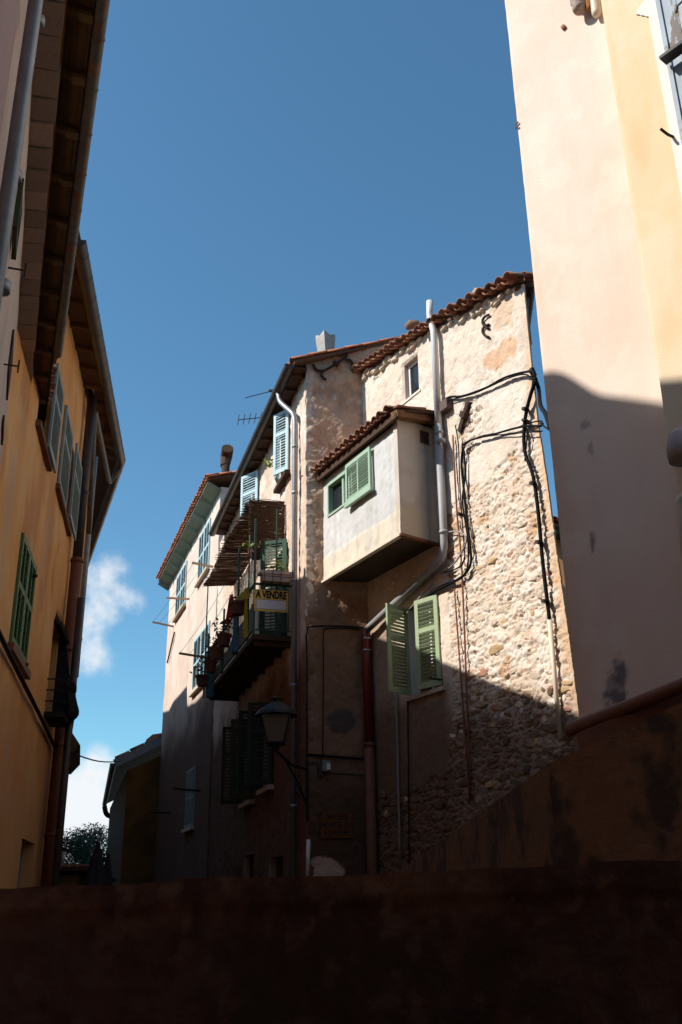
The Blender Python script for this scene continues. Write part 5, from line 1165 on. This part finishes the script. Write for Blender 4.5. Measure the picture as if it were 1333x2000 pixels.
# folded-back shutter and its stays seen edge-on
zs0, zs1 = FP.hit(20, 665)[1], FP.hit(48, 345)[1]; ss = FP.hit(40, 420)[0]
psx = FP.hit(37, 450, .05)[0]
shutter(PK, FP, psx - .2, psx + .2, FP.hit(30, 545, .05)[1], FP.hit(48, 348, .05)[1], 'olive_paint', d=.012, pitch=.06, stile=.06, label='olive louvred shutter folded back, seen almost edge-on')
MB().fbox(FP, ps1 + .1, ps1 + .75, .002, .02, FP.hit(16, 670)[1], FP.hit(28, 562)[1]).build('window_recess', 'dark_wood', PK)
MB().fbox(FP, FP.hit(3, 842)[0] - .25, FP.hit(3, 842)[0] + .25, .002, .02, FP.hit(3, 865)[1], FP.hit(3, 825)[1]).build('window_recess', 'dark_wood', PK)
for (x, y) in ((18, 522), (10, 711)):
    p = FP.px(x - 3, y, 0); n_ = Vector((FP.n.x, FP.n.y, 0)); e_ = p + n_ * .12; MB().tube([p, e_], .008, 5).tube([e_ + Vector((0, 0, .06)), e_ - Vector((0, 0, .06))], .008, 5).build('shutter_stay', 'rust', PK)

# ================================================================== orange house across the street
OR = Thing('orange_house', FO.p(12, 0, 0), 'orange plastered house with grey-blue and green shutters and long brown gutter', 'house')
OE = FO.hit(118, 1500)[0] + 1.2; OS = FO.hit(40, 712)[0] - 3.5
OZ = 9.2 + EYE
def or_c(S, Z):
    n = fbm(S, Z, .8, 181); n2 = fbm(S * 1.1, Z * .55, .7, 183); c = np.ones(S.shape + (3,)) * np.array((.84, .39, .125)); c = mixc(c, (.86, .47, .19), sst(.4, .65, n)); c = mixc(c, (.62, .25, .08), sst(.5, .7, n2) * .7)
    c = mixc(c, (.60, .40, .28), sst(.64, .74, fbm(S * 2, Z * .5, .5, 185)) * .5)
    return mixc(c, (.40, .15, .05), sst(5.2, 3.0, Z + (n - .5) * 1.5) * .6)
s_g = (FO.hit(42, 1037)[0], FO.hit(68, 1107)[0], FO.hit(30, 1280)[1], FO.hit(50, 1060)[1])
def leaf4(d, TL, TR, BL, BR):
    h = [FO.hit(x, y, d) for x, y in (TL, TR, BL, BR)]; return ((h[0][0] + h[2][0]) / 2, (h[1][0] + h[3][0]) / 2, (h[2][1] + h[3][1]) / 2, (h[0][1] + h[1][1]) / 2)
lf1 = leaf4(.09, (110, 721), (126, 754), (94.5, 892), (109, 909)); lf2 = leaf4(.09, (148, 876), (161, 903), (136, 1024), (148, 1047)); lf3 = leaf4(.02, (128, 802), (142, 842), (112, 959), (127, 988))
s_ = FO.hit(71, 830); u1 = (s_[0], FO.hit(97, 850)[0], FO.hit(80, 858)[1], lf1[3] + .05)
u2 = (lf3[0] - .02, FO.hit(139, 950)[0], lf3[2] - .02, lf3[3] + .02)
print('leaf', lf1, lf2, lf3, u1, u2)
hol = FO.hit(112, 1084); bt = (FO.hit(38, 1690)[0], FO.hit(64, 1690)[0], 1.0, FO.hit(45, 1638)[1])
gr = (FO.hit(100, 1270)[0], FO.hit(100, 1270)[0] + .8, 4.3, 5.75)
holes = (u1, u2, s_g, bt, gr)
g_a, g_b, g_c = atz(157, 486, OZ - 1.1), atz(237, 899, OZ + .2), atz(165, 1110, OZ + .2)
_sa, _sb = [(v.to_2d() - FO.o).dot(FO.u) for v in (g_a, g_b)]
def og(s_): return g_a.z + (g_b.z - g_a.z) * (s_ - _sa) / (_sb - _sa)
wall('wall', FO, OS, OE, 0, OZ + .35, .06, 'smooth_wall', OR, holes, lambda S, Z: (fbm(S, Z, .7, 187) - .5) * .03 - .05 * sst(1.1, .8, ((S - hol[0]) / .16) ** 2 + ((Z - hol[1]) / .16) ** 2 + (fbm(S, Z, .1, 188) - .5)), or_c, top=([OS, OE], [og(OS) + .12, og(OE) + .12]))
# body with a second facade turning away at the street bend
g_a, g_b, g_c = atz(157, 486, OZ - 1.1), atz(237, 899, OZ + .2), atz(165, 1110, OZ + .2)
bendu = Vector((g_c.x - g_b.x, g_c.y - g_b.y)).normalized(); c_ = FO.p(OE, -.3, 0); e_ = Vector((c_.x + bendu.x * 9, c_.y + bendu.y * 9, 0))
bk = [FO.p(OS, -.3, 0), c_, e_, Vector((e_.x - 6, e_.y - 2, 0)), FO.p(OS, -6, 0)]
MB().add([Vector((p.x, p.y, z_)) for z_ in (0, OZ - 1.6) for p in bk], [(4, 3, 2, 1, 0), (5, 6, 7, 8, 9)] + [(i, (i + 1) % 5, 5 + (i + 1) % 5, 5 + i) for i in range(5)]).build('rear_wall', 'reveal_paint', OR)
# eave
def oline(t): return g_a + (g_b - g_a) * t
t0 = -.45
ovs = []
nb = 16
for i in range(nb):
    ta, tb_ = t0 + (1 - t0) * i / nb, t0 + (1 - t0) * (i + 1) / nb
    pa, pb = oline(ta), oline(tb_)
    wa = FO.p((Vector((pa.x, pa.y)) - FO.o).dot(FO.u), 0, pa.z + .17); wb = FO.p((Vector((pb.x, pb.y)) - FO.o).dot(FO.u), 0, pb.z + .17)
    for j in range(3):
        f0, f1 = j / 3, (j + 1) / 3 - .02; q4 = [wa.lerp(pa + Vector((0, 0, .08)), f0), wb.lerp(pb + Vector((0, 0, .08)), f0), wb.lerp(pb + Vector((0, 0, .08)), f1), wa.lerp(pa + Vector((0, 0, .08)), f1)]
        MB().hexa(q4 + [v + Vector((0, 0, .03)) for v in q4]).build('soffit_board', 'soffit_board', OR)
    o = MB().bar(wb - Vector((0, 0, .05)), pb + Vector((0, 0, .03)) + (wb - pb) * .12, .09, .09).build('rafter', 'wood', OR)
def ext(p): return p + Vector((0, 0, .0))
rtp = [oline(t0) + Vector((0, 0, .11)), g_b + Vector((0, 0, .11)), g_c + Vector((0, 0, .11)), g_c + Vector((-5, -2, 1.5)), FO.p(OS, -5, OZ + .9)]
MB().add(rtp + [v + Vector((0, 0, .03)) for v in rtp], [(4, 3, 2, 1, 0), (5, 6, 7, 8, 9)] + [(i, (i + 1) % 5, 5 + (i + 1) % 5, 5 + i) for i in range(5)]).build('roof', 'roof_deck', OR)
gutter(OR, [g_a - (g_b - g_a).normalized() * .25, g_b], .1, 'brown_metal', every=.62); gutter(OR, [g_b, g_c], .1, 'brown_metal', every=.9)
# second-facade soffit
q4 = [g_b + Vector((0, 0, .06)), g_c + Vector((0, 0, .06)), g_c + Vector((-.9, -.2, .2)), FO.p(OE, -.2, OZ + .25)]
MB().hexa(q4 + [v + Vector((0, 0, .04)) for v in q4]).build('soffit_board', 'dark_wood', OR)
# downpipes at the far corner
pa = FO.hit(161, 1000, .12)[0]
def vpipe(x, y, d, z1_, r, mt_, z0_=0, cols=()):
    s_, _z = FO.hit(x, y, d); return pipe(OR, [FO.p(s_, d, z1_), FO.p(s_, d, z0_)], r, mt_, collars=[FO.p(s_, d, z_) for z_ in cols], n=10)
vpipe(164, 950, .14, OZ + .2, .085, 'brown_metal', 7.2, (8.5,)); vpipe(150, 1100, .14, 7.25, .1, 'clay_pipe', 0, (7.2, 5.6, 4.0, 2.6)); vpipe(166, 1120, .22, 9.6, .05, 'zinc', 5.3, (6.0,))
sx, sz = FO.hit(176, 935, .2); pipe(OR, [g_b + Vector((-.1, .3, -.1)), g_b + Vector((-.35, .5, -.35)), FO.p(FO.hit(172, 950, .2)[0], .2, OZ - .55), FO.p(FO.hit(166, 1120, .22)[0], .22, 8.0)], .05, 'zinc_old')
vpipe(146, 1300, .3, 6.4, .06, 'brown_metal', 0)
# shutters
for u_, mt_ in ((u1, 'dull_blue_paint'), (u2, 'dull_blue_paint')):
    window(OR, FO, u_, 'reveal_paint', .12, .07, 1)
    MB().fbox(FO, u_[0] - .1, u_[1] + .12, -.1, .07, u_[2] - .09, u_[2] - .01).build('sill', 'wood', OR)
shutter(OR, FO, lf1[0], lf1[1], lf1[2], lf1[3], 'dull_blue_paint', d=.07, pitch=.06, stile=.08)
shutter(OR, FO, lf3[0], lf3[1], lf3[2], lf3[3], 'dull_blue_paint', d=.01, pitch=.055, stile=.07)
shutter(OR, FO, lf2[0], lf2[1], lf2[2], lf2[3], 'dull_blue_paint', d=.07, pitch=.055, stile=.07)
m_ = (s_g[0] + s_g[1]) / 2
window(OR, FO, s_g, 'leaf_green_paint', .15, .06, 1)
for a_, b_ in ((s_g[0] + .01, m_ - .005), (m_ + .005, s_g[1] - .01)): shutter(OR, FO, a_, b_, s_g[2] + .01, s_g[3] - .01, 'leaf_green_paint', d=.0, split=(.45,), mids=1, pitch=.05, stile=.08, label='closed green louvred shutter leaf')
MB().fbox(FO, s_g[0] - .1, s_g[1] + .15, -.1, .08, s_g[2] - .1, s_g[2] - .01).build('sill', 'clay_pipe', OR)
for (x, y) in ((70, 1125), (52, 1298)):
    MB().tube([FO.px(x - 3, y, 0), FO.px(x, y, .08)], .025, 6).build('shutter_catch', 'rust', OR)
window(OR, FO, bt, 'reveal_paint', .2, .05, 0)
# spiked scroll grille bulging out of its window
window(OR, FO, gr, 'dark_wood', .2, .06, 0)
gg = MB(); GR = Thing('window_grille', FO.p(gr[0] + .6, .2, 4.1), 'black wrought-iron window grille with spiked hood and scrolled belly on the orange house', 'grille')
ga, gb2 = gr[0] - .12, gr[1] + .12
hood = MB().hexa([FO.p(ga + .1, 0, 5.75), FO.p(gb2, 0, 5.75), FO.p(gb2, .16, 5.6), FO.p(ga + .1, .1, 5.7)] + [FO.p(ga + .1, 0, 5.79), FO.p(gb2, 0, 5.79), FO.p(gb2, .18, 5.64), FO.p(ga + .1, .12, 5.74)]).build('hood', 'black_iron', GR)
for i in range(10):
    t = i / 9; p = FO.p(ga + .1 + (gb2 - ga - .1) * t, .02 + .05 * t, 5.78); MB().tube([p, p + Vector((.02, 0, .17))], [.016, .003], 5).build('spike', 'black_iron', hood)
bel = MB()
for j in range(4):
    z_ = 4.3 + j * .17; bel.tube(smoothpath([FO.p(ga, .0, z_), FO.p(ga + .05, .2 + .06 * (j < 2), z_), FO.p((ga + gb2) / 2, .34 + .05 * (j < 2), z_), FO.p(gb2 - .05, .3, z_), FO.p(gb2, .0, z_)], 5), .012, 5)
for i in range(12):
    s_ = ga + .1 + (gb2 - ga - .2) * i / 11; dd = .28 + .08 * math.sin(math.pi * i / 11); bel.tube(smoothpath([FO.p(s_, dd - .02, 4.82), FO.p(s_, dd + .06, 4.55), FO.p(s_, dd + .1, 4.38), FO.p(s_, dd - .02, 4.28)], 4), .011, 5)
    cs = [FO.p(s_ + .07 * math.cos(t), dd + .03, 4.75 + .09 * math.sin(t)) for t in [k * .6 for k in range(10)]]; bel.tube(cs, .008, 4)
bel.build('scroll_basket', 'black_iron', GR, fix=False)
MB().hexa([FO.p(gb2, 0, 4.3), FO.p(gb2 + .03, 0, 4.3), FO.p(gb2 + .03, .34, 4.5), FO.p(gb2, .34, 4.5), FO.p(gb2, 0, 5.74), FO.p(gb2 + .03, 0, 5.74), FO.p(gb2 + .03, .1, 5.74), FO.p(gb2, .1, 5.74)]).build('side_panel', 'black_iron', GR)
MB().fbox(FO, ga, gb2, 0, .3, 4.24, 4.29).build('tray', 'black_iron', GR)
for k in range(3):
    c0 = FO.p(gb2 + .05, .3, 4.5 - k * .05); MB().tube([c0 + Vector((0, .18 * math.cos(t), .25 * math.sin(t))) for t in [i * .52 for i in range(13)]], .01, 5).build('hose_loop', 'black_cable', GR)
# sagging cable along the orange wall
solo('cable', MB().tube(smoothpath([FO.px(x, y, .06) for x, y in ((-12, 1215), (0, 1240), (24, 1290), (55, 1352), (85, 1412), (110, 1466))], 5), .028, 6), 'dark_wood', 'dark cable bundle sagging diagonally across the orange wall below the green shutters', 'cable', smooth=True)
solo('cable', MB().tube(smoothpath([FO.px(x, y, .08) for x, y in ((-12, 1212), (10, 1258), (40, 1318), (70, 1378), (108, 1462))], 5), .014, 6), 'black_cable', 'thin cable following the sagging bundle across the orange wall', 'cable', smooth=True)
# eave of the next house beyond the bend
ny = 27.0; n0, n1, n2 = at(139, 1428, ny), at(155, 1456, ny), at(134, 1478, ny); nb_ = at(122, 1600, ny)
NB = Thing('bend_house', (nb_.x - 2, ny, 0), 'house past the street bend showing only its tiled eave beside the brown pipes', 'house')
MB().hexa([Vector((nb_.x - 4, ny, 0)), Vector((nb_.x, ny, 0)), Vector((nb_.x - 2, ny + 6, 0)), Vector((nb_.x - 6, ny + 6, 0)), Vector((nb_.x - 4, ny, n2.z)), Vector((nb_.x, ny, n2.z)), Vector((nb_.x - 2, ny + 6, n2.z)), Vector((nb_.x - 6, ny + 6, n2.z))]).build('wall', 'ochre_trim', NB)
ins = Vector((-1.6, 0, .25)); bkk = Vector((-1.0, 4, 0))
MB().hexa([n2 + ins * .6, n2, n2 + bkk, n2 + bkk + ins, n1 + ins, n1, n1 + bkk, n1 + bkk + ins]).build('eave', 'soffit_board', NB)
MB().hexa([n1 + ins, n1 + Vector((.03, 0, 0)), n1 + bkk, n1 + bkk + ins, n0 + ins, n0, n0 + bkk, n0 + bkk + ins]).build('roof', 'roof_deck', NB)

# ================================================================== tall houses left of the lane whose roofs throw the shadow edges
def shade_house(name, label, fr, recv, pix, dep, far0, far1, drop=.3):
    prof = []
    for (x, y) in pix:
        p = recv.px(x, y, 0); t = (fr.o - p.to_2d()).dot(fr.n) / SUN.to_2d().dot(fr.n); q = p + SUN * t
        prof.append(((q.to_2d() - fr.o).dot(fr.u), q.z))
    prof.sort(); print(name, [(round(a_, 2), round(b_, 2)) for a_, b_ in prof])
    P2 = [(prof[0][0] - far0, prof[0][1] - drop)] + prof + [(prof[-1][0] + far1, prof[-1][1] - drop)]
    n = len(P2); TL = Thing(name, fr.p(P2[0][0], -dep / 2, 0), label, 'house')
    vs = [fr.p(s_, d_, z_) for d_ in (0, -dep) for s_, z_ in P2] + [fr.p(P2[-1][0], d_, 0) for d_ in (0, -dep)] + [fr.p(P2[0][0], d_, 0) for d_ in (0, -dep)]
    f = [tuple(range(n)) + (2 * n, 2 * n + 2), tuple(range(n, 2 * n)) + (2 * n + 1, 2 * n + 3)] + [(i, i + 1, n + i + 1, n + i) for i in range(n - 1)] + [(n - 1, 2 * n, 2 * n + 1, 2 * n - 1), (0, n, 2 * n + 3, 2 * n + 2)]
    MB().add(vs, f).build('wall', 'ochre_trim', TL); return TL
shade_house('rear_house', 'tall house standing behind the pink house', Fr((-5.8, 9.0), -19.2, 1), FC, ((1050, 735), (1063, 727), (1080, 724), (1098, 728), (1118, 737), (1140, 752), (1162, 765), (1180, 771), (1230, 777), (1300, 787)), 1.2, 8, .3)
shade_house('lane_house', 'tall house standing behind the bend of the lane', Fr((-11.2, 28.0), -18, 1), FH, ((318, 1392), (330, 1388), (338, 1372), (365, 1340), (366, 1379), (382, 1372), (400, 1352), (440, 1318)), 2, .5, 26, .1)

# unseen block added behind the viewpoint to cut sky fill and warm the bounce
LE = Thing('sky_fill_block', (0, -7, 0), 'unseen ochre block added behind the viewpoint to dim the sky fill', 'house')
MB().hexa([Vector(v) for v in ((-9, -12, 0), (11, -12, 0), (11, -5.5, 0), (-9, -5.5, 0), (-9, -12, 15), (11, -12, 15), (11, -5.5, 13.5), (-9, -5.5, 13.5))]).build('wall', 'ochre_trim', LE)

for o in bpy.data.objects:
    if '_o' in o: del o['_o']
